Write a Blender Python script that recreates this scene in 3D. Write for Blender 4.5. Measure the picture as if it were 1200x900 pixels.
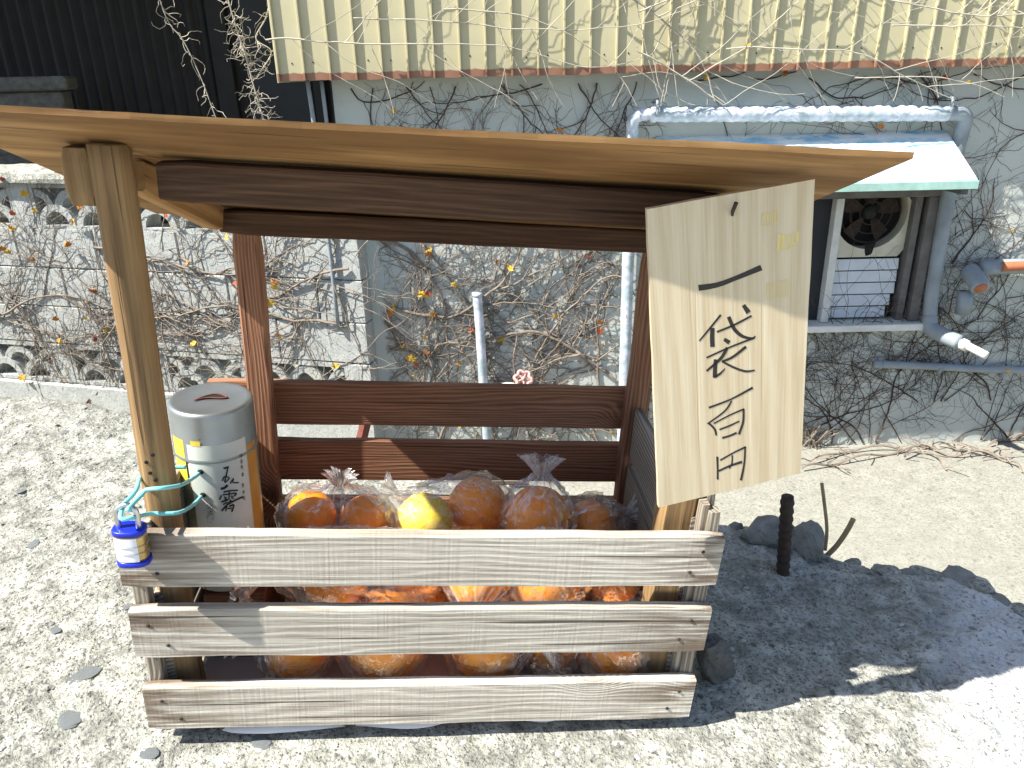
import bpy, math, random
import numpy as np
from mathutils import Matrix, Vector
random.seed(7); rng = np.random.default_rng(7)
for o in list(bpy.data.objects): bpy.data.objects.remove(o)
scene = bpy.context.scene
col = scene.collection

# ------------------------------------------------------------------ camera
CAMH = 1.55                                  # lens height above the lower yard
FPX, CX, CY = 900., 600., 450.               # focal length and centre in photo pixels
def nrm(v): v = np.array(v, float); return v/np.linalg.norm(v)
_D = nrm([50, 2200, 900]); _Y = nrm(np.array([0, 0, 1.])-_D*_D[2]); _X = np.cross(_D, _Y)
if _X[0] < 0: _X = -_X
RW = np.array([_X, _Y, -_D])                 # camera -> world
EYE = np.array([0, 0, CAMH])
cam_d = bpy.data.cameras.new('camera'); cam = bpy.data.objects.new('camera', cam_d); col.objects.link(cam)
cm = Matrix.Identity(4)
for k, v in enumerate((RW@[1, 0, 0], RW@[0, -1, 0], RW@[0, 0, -1])):
    for i in range(3): cm[i][k] = v[i]
cm.translation = EYE
cam.matrix_world = cm
cam_d.sensor_width = 36; cam_d.lens = 27; cam_d.clip_start = .02; cam_d.clip_end = 500
scene.camera = cam

# ------------------------------------------------------------------ light
SUN = Vector((.74, .28, -1.)).normalized()   # direction the light travels
w = bpy.data.worlds.new('World'); scene.world = w; w.use_nodes = True
nt = w.node_tree; bg = nt.nodes['Background']
sky = nt.nodes.new('ShaderNodeTexSky'); sky.sky_type = 'NISHITA'; sky.sun_disc = False
el = math.asin(-SUN.z); sky.sun_elevation = el
sky.sun_rotation = math.atan2(-SUN.x, -SUN.y)
nt.links.new(sky.outputs[0], bg.inputs[0]); bg.inputs[1].default_value = .085
sd = bpy.data.lights.new('sun', 'SUN'); sd.energy = 5; sd.angle = math.radians(.5); sd.color = (1, .96, .87)
so = bpy.data.objects.new('sun', sd); col.objects.link(so); so.location = (-6, -3, 9)
so.rotation_euler = SUN.to_track_quat('-Z', 'Y').to_euler()
vs = scene.view_settings; vs.view_transform = 'Standard'; vs.look = 'None'; vs.gamma = 1; vs.exposure = 1.3
vs.use_curve_mapping = False
scene.cycles.transparent_max_bounces = 24; scene.cycles.max_bounces = 10
scene.cycles.caustics_reflective = False; scene.cycles.caustics_refractive = False

# ------------------------------------------------------------------ frames: pixel helpers, crate frame
def ray(px, py): return RW@np.array([px-CX, py-CY, FPX])
def on_y(px, py, Y): r = ray(px, py); return EYE+r*(Y/r[1])
XC = nrm(RW@np.array([8500, 235, 900.])); DC = nrm(RW@np.array([-112, 2004, 900.]))
XC = nrm(XC-DC*(XC@DC)); UC = -DC; YC = np.cross(UC, XC)
OC = np.array([-.402, .6475, -.661+CAMH])
CB = np.array([XC, YC, UC])
def cw(x, y, z): return OC+XC*x+YC*y+UC*z                    # crate frame -> world
def in_crate(px, py, y=None, z=None):
    r = ray(px, py); o = CB@(EYE-OC); d = CB@r
    s = (y-o[1])/d[1] if y is not None else (z-o[2])/d[2]
    return o+d*s
CM = Matrix(((XC[0], YC[0], UC[0], OC[0]), (XC[1], YC[1], UC[1], OC[1]), (XC[2], YC[2], UC[2], OC[2]), (0, 0, 0, 1)))
GZ = -.022                                                   # ground under the crate, crate frame
def ground_z(x, y): # world height of the tilted plateau
    p = OC+UC*GZ
    return p[2]-(UC[0]*(x-p[0])+UC[1]*(y-p[1]))/UC[2]
def on_ground(px, py):
    r = ray(px, py); p = OC+UC*GZ
    return EYE+r*((p-EYE)@UC)/(r@UC)

# ------------------------------------------------------------------ noise (numpy)
def _h(ix, iy, s):
    n = (ix*374761393+iy*668265263+s*1442695041) & 0xffffffff
    n = ((n ^ (n >> 13))*1274126177) & 0xffffffff
    return ((n ^ (n >> 16)) & 0xffff)/65535.
def vnoise(x, y, s=0):
    x = np.asarray(x, float); y = np.asarray(y, float)
    ix = np.floor(x).astype(np.int64); iy = np.floor(y).astype(np.int64); fx = x-ix; fy = y-iy
    fx = fx*fx*(3-2*fx); fy = fy*fy*(3-2*fy)
    a = _h(ix, iy, s); b = _h(ix+1, iy, s); c = _h(ix, iy+1, s); d = _h(ix+1, iy+1, s)
    return (a*(1-fx)+b*fx)*(1-fy)+(c*(1-fx)+d*fx)*fy
def fbm(x, y, s=0, o=4):
    t = 0; a = .5
    for k in range(o): t = t+a*(vnoise(x*2**k, y*2**k, s+k)-.5); a *= .5
    return t

# ------------------------------------------------------------------ materials
class NT:
    def __init__(s, name):
        s.m = bpy.data.materials.new(name); s.m.use_nodes = True; s.t = s.m.node_tree; s.N = s.t.nodes
        s.b = s.N['Principled BSDF']; s.out = s.N['Material Output']
    def n(s, typ, ins=None, **kw):
        x = s.N.new('ShaderNode'+typ)
        for k, v in kw.items(): setattr(x, k, v)
        for k, v in (ins or {}).items(): s.put(x.inputs[k], v)
        return x
    def put(s, sock, v):
        if isinstance(v, bpy.types.NodeSocket): s.t.links.new(v, sock)
        elif isinstance(v, bpy.types.Node): s.t.links.new(v.outputs[0], sock)
        elif isinstance(v, tuple) and len(v) == 3 and sock.type == 'RGBA': sock.default_value = (*v, 1)
        else: sock.default_value = v
    def ma(s, op, a, b=0., c=0.): return s.n('Math', {0: a, 1: b, 2: c}, operation=op).outputs[0]
    def mix(s, f, a, b, typ='MIX'):
        x = s.n('Mix', data_type='RGBA', blend_type=typ); s.put(x.inputs[0], f); s.put(x.inputs[6], a); s.put(x.inputs[7], b); return x.outputs[2]
    def noise(s, vec, scale, detail=4., rough=.55, dist=0.):
        return s.n('TexNoise', {'Vector': vec, 'Scale': scale, 'Detail': detail, 'Roughness': rough, 'Distortion': dist}).outputs[0]
    def ramp(s, f, stops):
        x = s.n('ValToRGB'); s.put(x.inputs[0], f); e = x.color_ramp.elements
        while len(e) < len(stops): e.new(.5)
        for q, (p, c) in zip(e, stops): q.position = p; q.color = (*c, 1) if isinstance(c, tuple) else (c, c, c, 1)
        return x.outputs[0]
    def mp(s, vec, sc=(1, 1, 1), loc=(0, 0, 0)):
        return s.n('Mapping', {'Vector': vec, 'Scale': sc, 'Location': loc}).outputs[0]
    def obj(s, rnd=True):
        tc = s.n('TexCoord').outputs['Object']
        if not rnd: return tc
        r = s.n('ObjectInfo').outputs['Random']
        off = s.n('CombineXYZ', {0: s.ma('MULTIPLY', r, 37.), 1: s.ma('MULTIPLY', r, 13.), 2: s.ma('MULTIPLY', r, 71.)})
        return s.n('VectorMath', {0: tc, 1: off}, operation='ADD').outputs[0]
    def bump(s, h, strength=.5, dist=.01, normal=None):
        ins = {'Height': h, 'Strength': strength, 'Distance': dist}
        if normal is not None: ins['Normal'] = normal
        return s.n('Bump', ins).outputs[0]
    def set(s, **kw):
        names = dict(color='Base Color', rough='Roughness', metal='Metallic', normal='Normal', spec='Specular IOR Level', trans='Transmission Weight', sss='Subsurface Weight', coat='Coat Weight')
        for k, v in kw.items(): s.put(s.b.inputs[names[k]], v)
        return s.m

def wood(name, dark, mid, light, rough=.75, ring=180., bumpd=.0012, knots=True, stain=.5, saw=.0, vary=.25, warp=45., rw=.42, crk=.75, ends=0., fs=420.):
    t = NT(name); v = t.obj(); loc = t.obj(False)
    sp = t.n('SeparateXYZ', {0: v}); x, y, z = sp.outputs
    vo = t.n('TexVoronoi', {'Vector': t.mp(v, (7, 3, 9)), 'Scale': 1., 'Randomness': .9}); 
    kc = t.n('SeparateColor', {0: vo.outputs['Color']}).outputs[0]
    sel = t.ma('GREATER_THAN', kc, .72 if knots else 2.)
    kn = t.ma('MULTIPLY', t.n('MapRange', {0: vo.outputs['Distance'], 1: .0, 2: .42, 3: 1., 4: 0.}, interpolation_type='SMOOTHSTEP').outputs[0], sel); kn = t.ma('POWER', kn, 1.6)
    a = t.noise(t.mp(v, (1.6, 9, 10)), 1., 3.)
    g = t.ma('ADD', t.ma('MULTIPLY', z, ring*6.283), t.ma('ADD', t.ma('MULTIPLY', a, warp), t.ma('MULTIPLY', kn, 34.)))
    g = t.ma('ADD', g, t.ma('MULTIPLY', y, ring*2.))
    ringv = t.ma('POWER', t.ma('MULTIPLY_ADD', t.ma('SINE', g), .5, .5), 1.6)
    fib = t.noise(t.mp(v, (max(2., fs/47), fs, fs)), 1., 5., .65)
    big = t.noise(t.mp(v, (3, 12, 14)), 1., 4.)
    tone = t.ma('ADD', t.ma('MULTIPLY', ringv, rw), t.ma('MULTIPLY', fib, 1-rw))
    c = t.ramp(tone, [(.18, dark), (.48, mid), (.78, light)])
    st = t.ramp(big, [(.38, 1.), (.68, 0.)])
    c = t.mix(t.ma('MULTIPLY', st, stain), c, dark)
    c = t.mix(t.ma('MULTIPLY', t.ma('POWER', kn, 3.), .8), c, tuple(q*.45 for q in dark))
    if ends:   # brown streaks where nails bleed at the board ends
        lx = t.ma('ABSOLUTE', t.n('SeparateXYZ', {0: loc}).outputs[0])
        em = t.ramp(t.ma('MULTIPLY', lx, 2.), [(.34, 0.), (.56, 1.)])
        es = t.ramp(t.noise(t.mp(v, (7, 60, 70)), 1., 4.), [(.44, 0.), (.56, 1.)])
        c = t.mix(t.ma('MULTIPLY', t.ma('MULTIPLY', em, es), .85), c, (.13, .085, .055))
    rnd = t.n('ObjectInfo').outputs['Random']
    c = t.n('HueSaturation', {'Color': c, 'Value': t.ma('MULTIPLY_ADD', rnd, vary, 1-vary*.5)}).outputs[0]
    h = t.ma('ADD', t.ma('MULTIPLY', ringv, .3), t.ma('MULTIPLY', fib, .8))
    if saw:
        sw = t.noise(t.mp(v, (330, 4, 9)), 1., 2.)
        h = t.ma('ADD', h, t.ma('MULTIPLY', sw, saw))
    cr = t.noise(t.mp(v, (2.2, 150, 150)), 1., 2.)
    crack = t.ramp(cr, [(.30, 0.), (.345, 1.)])
    c = t.mix(t.ma('MULTIPLY', t.ma('SUBTRACT', 1., crack), crk), c, tuple(q*.3 for q in dark))
    h = t.ma('ADD', h, t.ma('MULTIPLY', crack, .8))
    return t.set(color=c, rough=rough, spec=.25, normal=t.bump(h, .9, bumpd))

def simple(name, color, rough=.6, metal=0., var=.15, scale=30., bumpd=.0, spec=.4, bscale=None):
    t = NT(name); v = t.obj(); nz = t.noise(v, scale, 5.)
    c = t.mix(nz, tuple(max(0, q*(1-var*1.6)) for q in color), tuple(min(1, q*(1+var)) for q in color))
    kw = dict(color=c, rough=rough, metal=metal, spec=spec)
    if bumpd: kw['normal'] = t.bump(t.noise(v, bscale or scale*3, 5.), .8, bumpd)
    return t.set(**kw)

def concrete(name, light, mid, dark, gscale=1., bumpd=.004, paint=False):
    t = NT(name); v = t.obj(False)
    big = t.noise(v, 3.*gscale, 5.); med = t.noise(v, 26.*gscale, 6., .65); fine = t.noise(v, 170.*gscale, 4., .7)
    vo = t.n('TexVoronoi', {'Vector': v, 'Scale': 75.*gscale, 'Randomness': 1.}); vo2 = t.n('TexVoronoi', {'Vector': v, 'Scale': 210.*gscale})
    cc = t.n('SeparateColor', {0: vo.outputs['Color']}).outputs; c2 = t.n('SeparateColor', {0: vo2.outputs['Color']}).outputs
    base = t.mix(t.ramp(med, [(.36, 0.), (.62, 1.)]), mid, light)
    stone = t.ma('MULTIPLY', t.ramp(t.ma('ADD', vo.outputs['Distance'], t.ma('MULTIPLY', fine, .35)), [(.42, 1.), (.55, 0.)]), t.ma('GREATER_THAN', cc[0], .62))
    base = t.mix(t.ma('MULTIPLY', stone, .7), base, t.ramp(cc[1], [(0., tuple(q*.8 for q in dark)), (.5, mid), (1., light)]))
    grit = t.ma('MULTIPLY', t.ramp(t.ma('ADD', vo2.outputs['Distance'], t.ma('MULTIPLY', fine, .4)), [(.40, 1.), (.58, 0.)]), t.ma('GREATER_THAN', c2[0], .60))
    base = t.mix(t.ma('MULTIPLY', grit, .75), base, t.ramp(c2[1], [(0., tuple(q*.55 for q in dark)), (.7, dark), (1., light)]))
    base = t.mix(t.ramp(fine, [(.52, 0.), (.66, .8)]), base, dark)
    clump = t.noise(v, 120.*gscale, 5., .7, .6); base = t.mix(t.ramp(clump, [(.35, .6), (.46, 0.)]), base, dark)
    base = t.mix(t.ramp(big, [(.35, .35), (.6, 0.)]), base, mid)
    h = t.ma('ADD', t.ma('MULTIPLY', med, 1.1), t.ma('ADD', t.ma('MULTIPLY', fine, .35), t.ma('MULTIPLY', t.ma('ADD', t.noise(v, 60.*gscale, 5., .7, 1.), t.ma('MULTIPLY', grit, .12)), .9)))
    if paint:     # flaking white road paint at one corner
        sp = t.n('SeparateXYZ', {0: v}).outputs
        m = t.ma('ADD', t.ma('MULTIPLY', t.ma('ADD', sp[0], t.ma('MULTIPLY', sp[1], -.5)), 7.), t.ma('MULTIPLY_ADD', med, .8, t.ma('MULTIPLY', fine, .5)))
        m = t.ramp(t.ma('SUBTRACT', m, 1.55), [(.0, 0.), (.6, 1.)])
        keep = t.ramp(fine, [(.40, 0.), (.47, 1.)])
        base = t.mix(t.ma('MULTIPLY', t.ma('MULTIPLY', m, keep), .85), base, (.60, .61, .62))
    return t.set(color=base, rough=.92, spec=.2, normal=t.bump(h, 1., bumpd))

M = {}
M['slat'] = wood('weathered_grey_wood', (.20, .155, .115), (.53, .49, .42), (.72, .69, .61), .85, 130., .0016, stain=.34, saw=.40, warp=60., rw=.20, ends=.30, crk=.9)
M['end'] = wood('weathered_end_wood', (.12, .095, .07), (.33, .29, .235), (.50, .455, .385), .85, 190., .0012, stain=.5)
M['brown'] = wood('brown_fence_wood', (.10, .044, .025), (.29, .138, .078), (.45, .255, .15), .8, 210., .0008, stain=.45, warp=70., rw=.26)
M['post'] = wood('old_round_post', (.085, .052, .026), (.33, .205, .095), (.50, .33, .155), .85, 60., .0014, knots=True, stain=.6, warp=12., rw=.15, crk=.5, fs=200.)
M['beam'] = wood('dark_beam_wood', (.035, .018, .011), (.095, .050, .028), (.18, .10, .058), .8, 150., .0008, knots=False, rw=.14, warp=70.)
M['ply'] = wood('plywood', (.16, .082, .030), (.42, .245, .098), (.56, .355, .16), .8, 55., .0009, knots=True, stain=.85, warp=34., rw=.22, crk=.6, fs=110.)
M['signwood'] = wood('pale_paulownia', (.43, .335, .205), (.56, .47, .32), (.65, .575, .42), .6, 60., .0002, knots=False, stain=.16, vary=.02, warp=26., rw=.20, crk=0.)
M['cut'] = wood('fresh_cut_wood', (.25, .18, .1), (.45, .36, .24), (.56, .48, .35), .8, 180., .0008)
M['ground'] = concrete('rough_concrete', (.53, .525, .465), (.225, .225, .195), (.045, .05, .05), 1., .0075, paint=True)
M['yard'] = concrete('yard_concrete', (.31, .305, .265), (.245, .24, .205), (.13, .13, .115), .6, .003)
M['block'] = concrete('block_concrete', (.46, .475, .455), (.36, .375, .36), (.19, .20, .195), .8, .0022)
M['stone'] = simple('stone_grey', (.13, .13, .125), .95, var=.5, scale=30, bumpd=.012, bscale=90)
M['stone2'] = simple('stone_pale', (.24, .24, .22), .95, var=.5, scale=36, bumpd=.012, bscale=90)
M['pebble'] = simple('pebble_blue_grey', (.24, .26, .265), .9, var=.35, scale=90, bumpd=.003)
M['rebar'] = simple('rusty_steel', (.060, .042, .034), .8, .3, var=.5, scale=60, bumpd=.001)
M['twig'] = simple('dry_twig', (.30, .22, .12), .85, var=.3, scale=40)
M['ink'] = simple('black_ink', (.014, .012, .010), .45, var=.3, scale=200)
M['gold'] = simple('gold_print', (.62, .50, .20), .5, var=.08, scale=100)
M['vine_lit'] = simple('sunlit_vine_bark', (.25, .205, .165), .9, var=.45, scale=25)  # vine bark in its sunlit tone
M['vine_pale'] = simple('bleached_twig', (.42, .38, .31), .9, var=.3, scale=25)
M['vine_shade'] = simple('shaded_vine_bark', (.085, .058, .042), .9, var=.5, scale=25)  # same bark, shade put into the colour for vines out of the sun
M['leaf_y'] = simple('yellow_leaf', (.60, .36, .03), .6, var=.3, scale=60)
M['leaf_o'] = simple('orange_leaf', (.50, .18, .03), .6, var=.35, scale=60)
M['leaf_r'] = simple('red_leaf', (.36, .065, .03), .6, var=.35, scale=60)
M['steel'] = simple('shackle_steel', (.62, .62, .62), .28, 1., var=.08, scale=60)
M['brass'] = simple('brass', (.55, .40, .17), .35, .9, var=.15, scale=60)
M['blue'] = simple('blue_plastic', (.008, .022, .42), .35, var=.08)
M['paper'] = simple('white_paper', (.72, .70, .70), .75, var=.06, scale=20)
M['sticker'] = simple('white_sticker', (.78, .78, .80), .4, var=.05, scale=40)
M['wire'] = simple('teal_plastic_wire', (.22, .62, .64), .35, var=.06)
M['black'] = simple('black_void', (.010, .009, .009), .9, var=.2)
M['white'] = simple('old_white_paint', (.66, .66, .63), .6, var=.22, scale=22, bumpd=.0006)
M['cream'] = simple('cream_panel', (.60, .57, .45), .6, var=.22, scale=14)
M['louvre'] = simple('louvre_blue_white', (.66, .69, .73), .5, var=.14, scale=20)
M['greywood'] = simple('grey_window_wood', (.15, .14, .13), .85, var=.4, scale=20, bumpd=.001)
M['darkhouse'] = simple('black_cladding', (.016, .015, .015), .75, var=.4, scale=12, bumpd=.001)  # near-black tone for the house sheets and trim
M['darkdoor'] = simple('dark_door', (.024, .027, .032), .7, var=.3, scale=6)
M['pinkpaint'] = simple('pink_valve_paint', (.62, .33, .30), .5, var=.15, scale=60)
M['copper'] = simple('terracotta_pipe', (.42, .15, .07), .6, var=.3, scale=30)
M['rust'] = simple('rusty_red_iron', (.16, .05, .035), .8, var=.4, scale=40, bumpd=.0006)
M['orangestripe'] = simple('orange_print', (.52, .24, .04), .5, var=.3, scale=30)
M['yellowtape'] = simple('yellow_print', (.70, .52, .06), .5, var=.15, scale=40)
M['label'] = simple('paper_label', (.60, .615, .56), .5, var=.16, scale=18)

def mk_tin():
    t = NT('tin_metal'); v = t.obj(False); nz = t.noise(v, 25, 5.); f = t.noise(v, 120, 4.)
    c = t.mix(nz, (.20, .215, .215), (.34, .36, .36)); c = t.mix(t.ramp(f, [(.68, 0.), (.74, .8)]), c, (.16, .12, .08))
    return t.set(color=c, rough=.38, metal=.75, normal=t.bump(nz, .3, .002))
M['tin'] = mk_tin()
def mk_tinbody():
    t = NT('tin_body_paint'); v = t.obj(False); nz = t.noise(v, 22, 5.)
    return t.set(color=t.mix(t.ramp(nz, [(.42, 0.), (.6, 1.)]), (.24, .22, .13), (.44, .43, .32)), rough=.38, metal=.4)
M['tinbody'] = mk_tinbody()
def mk_plaster():
    t = NT('pale_plaster'); v = t.obj(False); big = t.noise(v, 2.2, 5.); med = t.noise(v, 14, 6., .65); fine = t.noise(v, 120, 5., .7)
    c = t.mix(t.ramp(big, [(.35, 0.), (.65, 1.)]), (.46, .50, .475), (.56, .58, .535))
    c = t.mix(t.ramp(med, [(.58, 0.), (.75, .35)]), c, (.40, .42, .40)); c = t.mix(t.ramp(fine, [(.60, 0.), (.75, .4)]), c, (.28, .28, .25))
    return t.set(color=c, rough=.92, spec=.2, normal=t.bump(t.ma('ADD', t.ma('MULTIPLY', med, .5), t.ma('MULTIPLY', fine, .6)), .7, .0028))
M['plaster'] = mk_plaster()
def mk_clad():
    t = NT('beige_sheet_cladding'); v = t.obj(False); z = t.n('SeparateXYZ', {0: v}).outputs[2]
    nz = t.noise(t.mp(v, (30, 30, 5)), 1., 4.); big = t.noise(v, 4, 4.)
    c = t.mix(t.ramp(big, [(.35, 0.), (.7, 1.)]), (.44, .40, .25), (.53, .49, .32))
    edge = t.ma('ADD', z, t.ma('MULTIPLY', t.ma('SUBTRACT', nz, .5), -.016))
    c = t.mix(t.ramp(t.ma('MULTIPLY', edge, 20.), [(.43, 1.), (.50, 0.)]), c, t.mix(nz, (.20, .085, .05), (.30, .16, .10)))
    return t.set(color=c, rough=.42, spec=.45, normal=t.bump(t.noise(v, 5, 2.), .12, .01))
M['clad'] = mk_clad()
def mk_hood():
    t = NT('flaking_blue_white_paint'); v = t.obj(False); y = t.n('SeparateXYZ', {0: v}).outputs[1]
    nz = t.noise(t.mp(v, (3.5, 9, 9)), 2., 6., .65); n2 = t.noise(v, 30, 5., .7)
    c = t.mix(t.ramp(nz, [(.40, 0.), (.54, 1.)]), (.27, .52, .70), (.78, .80, .80))
    c = t.mix(t.ramp(n2, [(.62, 0.), (.70, .75)]), c, (.20, .33, .36))
    return t.set(color=c, rough=.5, normal=t.bump(nz, .4, .002))
M['hood'] = mk_hood()
M['fascia'] = simple('pale_green_paint', (.36, .56, .50), .55, var=.3, scale=25)
def mk_pipe():
    t = NT('pale_blue_pipe_paint'); v = t.obj(); nz = t.noise(v, 18, 5., .65); n2 = t.noise(v, 60, 4.)
    c = t.mix(t.ramp(nz, [(.42, 0.), (.60, 1.)]), (.33, .40, .43), (.60, .62, .70)); c = t.mix(t.ramp(n2, [(.62, 0.), (.7, .6)]), c, (.2, .18, .16))
    return t.set(color=c, rough=.55, normal=t.bump(nz, .5, .003))
M['pipe'] = mk_pipe()
M['greypipe'] = simple('grey_pvc', (.27, .31, .34), .5, var=.3, scale=16)
def mk_orange():
    t = NT('orange_peel'); v = t.obj(); n1 = t.noise(v, 1.4, 2.); p = t.n('TexVoronoi', {'Vector': v, 'Scale': 26.}).outputs['Distance']
    c = t.mix(n1, (1., .25, .002), (1., .40, .006)); c = t.mix(t.ramp(p, [(.0, .3), (.22, 0.)]), c, (.9, .20, .003))
    return t.set(color=c, rough=.36, spec=.4, normal=t.bump(t.ramp(p, [(.0, 0.), (.35, 1.)]), .30, .0009))
M['orange'] = mk_orange()
def mk_yellow():
    t = NT('pale_citrus_peel'); v = t.obj(); n1 = t.noise(v, 9, 3.); p = t.n('TexVoronoi', {'Vector': v, 'Scale': 420.}).outputs['Distance']
    c = t.mix(t.ramp(n1, [(.4, 0.), (.6, 1.)]), (.55, .62, .05), (.90, .50, .02))
    return t.set(color=c, rough=.42, spec=.5, sss=.12, normal=t.bump(p, .3, .0008))
M['citrus'] = mk_yellow()
def mk_film():
    t = NT('clear_plastic_film'); v = t.obj()
    wr = t.noise(v, 45, 4., .6, 1.5); w2 = t.noise(v, 15, 3., .5, 2.)
    nb = t.bump(t.ma('ADD', t.ma('ABSOLUTE', t.ma('SUBTRACT', wr, .5)), w2), .9, .006)
    gl = t.n('BsdfGlossy', {'Color': (1, 1, 1), 'Roughness': .10, 'Normal': nb}); tr = t.n('BsdfTransparent', {'Color': (.995, .995, .995)})
    tl = t.n('BsdfTranslucent', {'Color': (.85, .85, .88), 'Normal': nb}); df = t.n('BsdfDiffuse', {'Color': (.85, .85, .88), 'Normal': nb})
    mm = t.n('MixShader', {0: .5, 1: tl, 2: df})
    fr = t.n('Fresnel', {'IOR': 1.45, 'Normal': nb}).outputs[0]
    s1 = t.n('MixShader', {0: t.ma('MINIMUM', t.ma('MULTIPLY', fr, .8), .55), 1: tr, 2: gl})
    st1 = t.noise(t.mp(v, (70, 14, 30)), 1., 5., .65, 1.2)
    at = t.n('Attribute', attribute_name='pleat').outputs['Fac']
    streak = t.ma('ADD', t.ma('MULTIPLY', t.ma('MINIMUM', at, 1.), t.ma('MULTIPLY_ADD', st1, .8, .1)), t.ramp(st1, [(.55, .006), (.74, .08)]))  # milky film creases; the pleat whitening also paints in glints
    s2 = t.n('MixShader', {0: streak, 1: s1, 2: mm})
    t.t.links.new(s2.outputs[0], t.out.inputs[0]); return t.m
M['film'] = mk_film()

# ------------------------------------------------------------------ mesh helpers
def mesh(name, V, Fc, mat=None, smooth=False):
    me = bpy.data.meshes.new(name); me.from_pydata([tuple(map(float, v)) for v in V], [], [tuple(int(i) for i in f) for f in Fc]); me.update()
    if mat: me.materials.append(M[mat])
    if smooth: me.polygons.foreach_set('use_smooth', [True]*len(me.polygons))
    return me
def obj(name, me, parent=None, mtx=None, loc=None, rot=None, label=None, cat=None, group=None, kind=None):
    o = bpy.data.objects.new(name, me); col.objects.link(o)
    if mtx is not None: o.matrix_world = mtx
    if loc is not None: o.location = tuple(float(q) for q in loc)
    if rot is not None: o.rotation_euler = rot
    if parent is not None: o.parent = parent
    for k, v in (('label', label), ('category', cat), ('group', group), ('kind', kind)):
        if v: o[k] = v
    return o
def join(*parts):
    V = []; Fc = []
    for v, f in parts:
        n = len(V); V += [tuple(q) for q in v]; Fc += [tuple(i+n for i in q) for q in f]
    return V, Fc
def box(x0, x1, y0, y1, z0, z1, b=0.):
    if b <= 0:
        V = [(x, y, z) for z in (z0, z1) for y in (y0, y1) for x in (x0, x1)]
        return V, [(0, 2, 3, 1), (4, 5, 7, 6), (0, 1, 5, 4), (2, 6, 7, 3), (0, 4, 6, 2), (1, 3, 7, 5)]
    V = []; Fc = []
    pr = [(y0+b, z0), (y1-b, z0), (y1, z0+b), (y1, z1-b), (y1-b, z1), (y0+b, z1), (y0, z1-b), (y0, z0+b)]
    cy, cz = (y0+y1)/2, (z0+z1)/2
    def inset(p): return (cy+(p[0]-cy)*(1-2*b/(y1-y0)), cz+(p[1]-cz)*(1-2*b/(z1-z0)))
    rings = [(x0, [inset(p) for p in pr]), (x0+b, pr), (x1-b, pr), (x1, [inset(p) for p in pr])]
    for x, q in rings: V += [(x, *p) for p in q]
    for r in range(3):
        for i in range(8): a = r*8+i; c = r*8+(i+1) % 8; Fc.append((a, c, c+8, a+8))
    Fc.append(tuple(range(7, -1, -1))); Fc.append(tuple(range(24, 32)))
    return V, Fc
def plank(L, T, Hh, b=.002, n=16, jit=.0012, seed=0, taper=0.):
    """a sawn board: X = length (centred), Y = thickness, Z = height, edges a little uneven"""
    r = np.random.default_rng(seed); V = []; Fc = []
    xs = np.linspace(-L/2, L/2, n+1)
    ph = r.uniform(0, 50, 4)
    for i, x in enumerate(xs):
        e = .5*(1-b*1.2/(Hh/2)) if False else 1.
        s = 1-(b*1.0/(Hh/2) if i in (0, n) else 0)
        up = Hh/2*s+jit*2*float(fbm(x*14+ph[0], 0, seed)); dn = -Hh/2*s+jit*2*float(fbm(x*14+ph[1], 3, seed))
        f = -T/2*s+jit*.8*float(fbm(x*9+ph[2], 5, seed)); k = T/2*s
        w_ = 1-taper*(x/L+.5)
        up *= w_; dn *= w_
        xx = x+(r.uniform(-1, 1)*jit if i in (0, n) else 0)
        V += [(xx, f+b, dn), (xx, k-b, dn), (xx, k, dn+b), (xx, k, up-b), (xx, k-b, up), (xx, f+b, up), (xx, f, up-b), (xx, f, dn+b)]
    for i in range(n):
        for j in range(8): a = i*8+j; c = i*8+(j+1) % 8; Fc.append((a, a+8, c+8, c))
    Fc.append(tuple(range(8))); Fc.append(tuple(range(n*8+7, n*8-1, -1)))
    return V, Fc
def tube(P, R, sides=6, cap=True):
    P = [np.array(p, float) for p in P]; n = len(P)
    if np.isscalar(R): R = [R]*n
    V = []; Fc = []; nv = None
    for i in range(n):
        t = nrm(P[min(i+1, n-1)]-P[max(i-1, 0)]+1e-12)
        if nv is None:
            a = np.array([0, 0, 1.]) if abs(t[2]) < .9 else np.array([1., 0, 0]); nv = nrm(np.cross(t, a))
        else: nv = nrm(nv-t*(nv@t)+1e-12)
        bv = np.cross(t, nv)
        for k in range(sides):
            an = 2*math.pi*k/sides; V.append(tuple(P[i]+(nv*math.cos(an)+bv*math.sin(an))*R[i]))
    for i in range(n-1):
        for k in range(sides): a = i*sides+k; c = i*sides+(k+1) % sides; Fc.append((a, c, c+sides, a+sides))
    if cap: Fc.append(tuple(range(sides-1, -1, -1))); Fc.append(tuple(range((n-1)*sides, n*sides)))
    return V, Fc
def lathe(prof, seg=32, a0=0., a1=2*math.pi):
    full = abs(a1-a0-2*math.pi) < 1e-6; m = seg if full else seg+1; V = []; Fc = []
    for r, z in prof:
        for k in range(m): a = a0+(a1-a0)*k/seg; V.append((r*math.cos(a), r*math.sin(a), z))
    for i in range(len(prof)-1):
        for k in range(seg): a = i*m+k; c = i*m+(k+1) % m; Fc.append((a, c, c+m, a+m))
    return V, Fc
def smooth_path(P, n=6):
    P = [np.array(p, float) for p in P]; out = []
    for i in range(len(P)-1):
        p0, p1, p2, p3 = P[max(i-1, 0)], P[i], P[i+1], P[min(i+2, len(P)-1)]
        for k in range(n):
            t = k/n; out.append(.5*((2*p1)+(-p0+p2)*t+(2*p0-5*p1+4*p2-p3)*t*t+(-p0+3*p1-3*p2+p3)*t**3))
    return out+[P[-1]]
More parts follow.
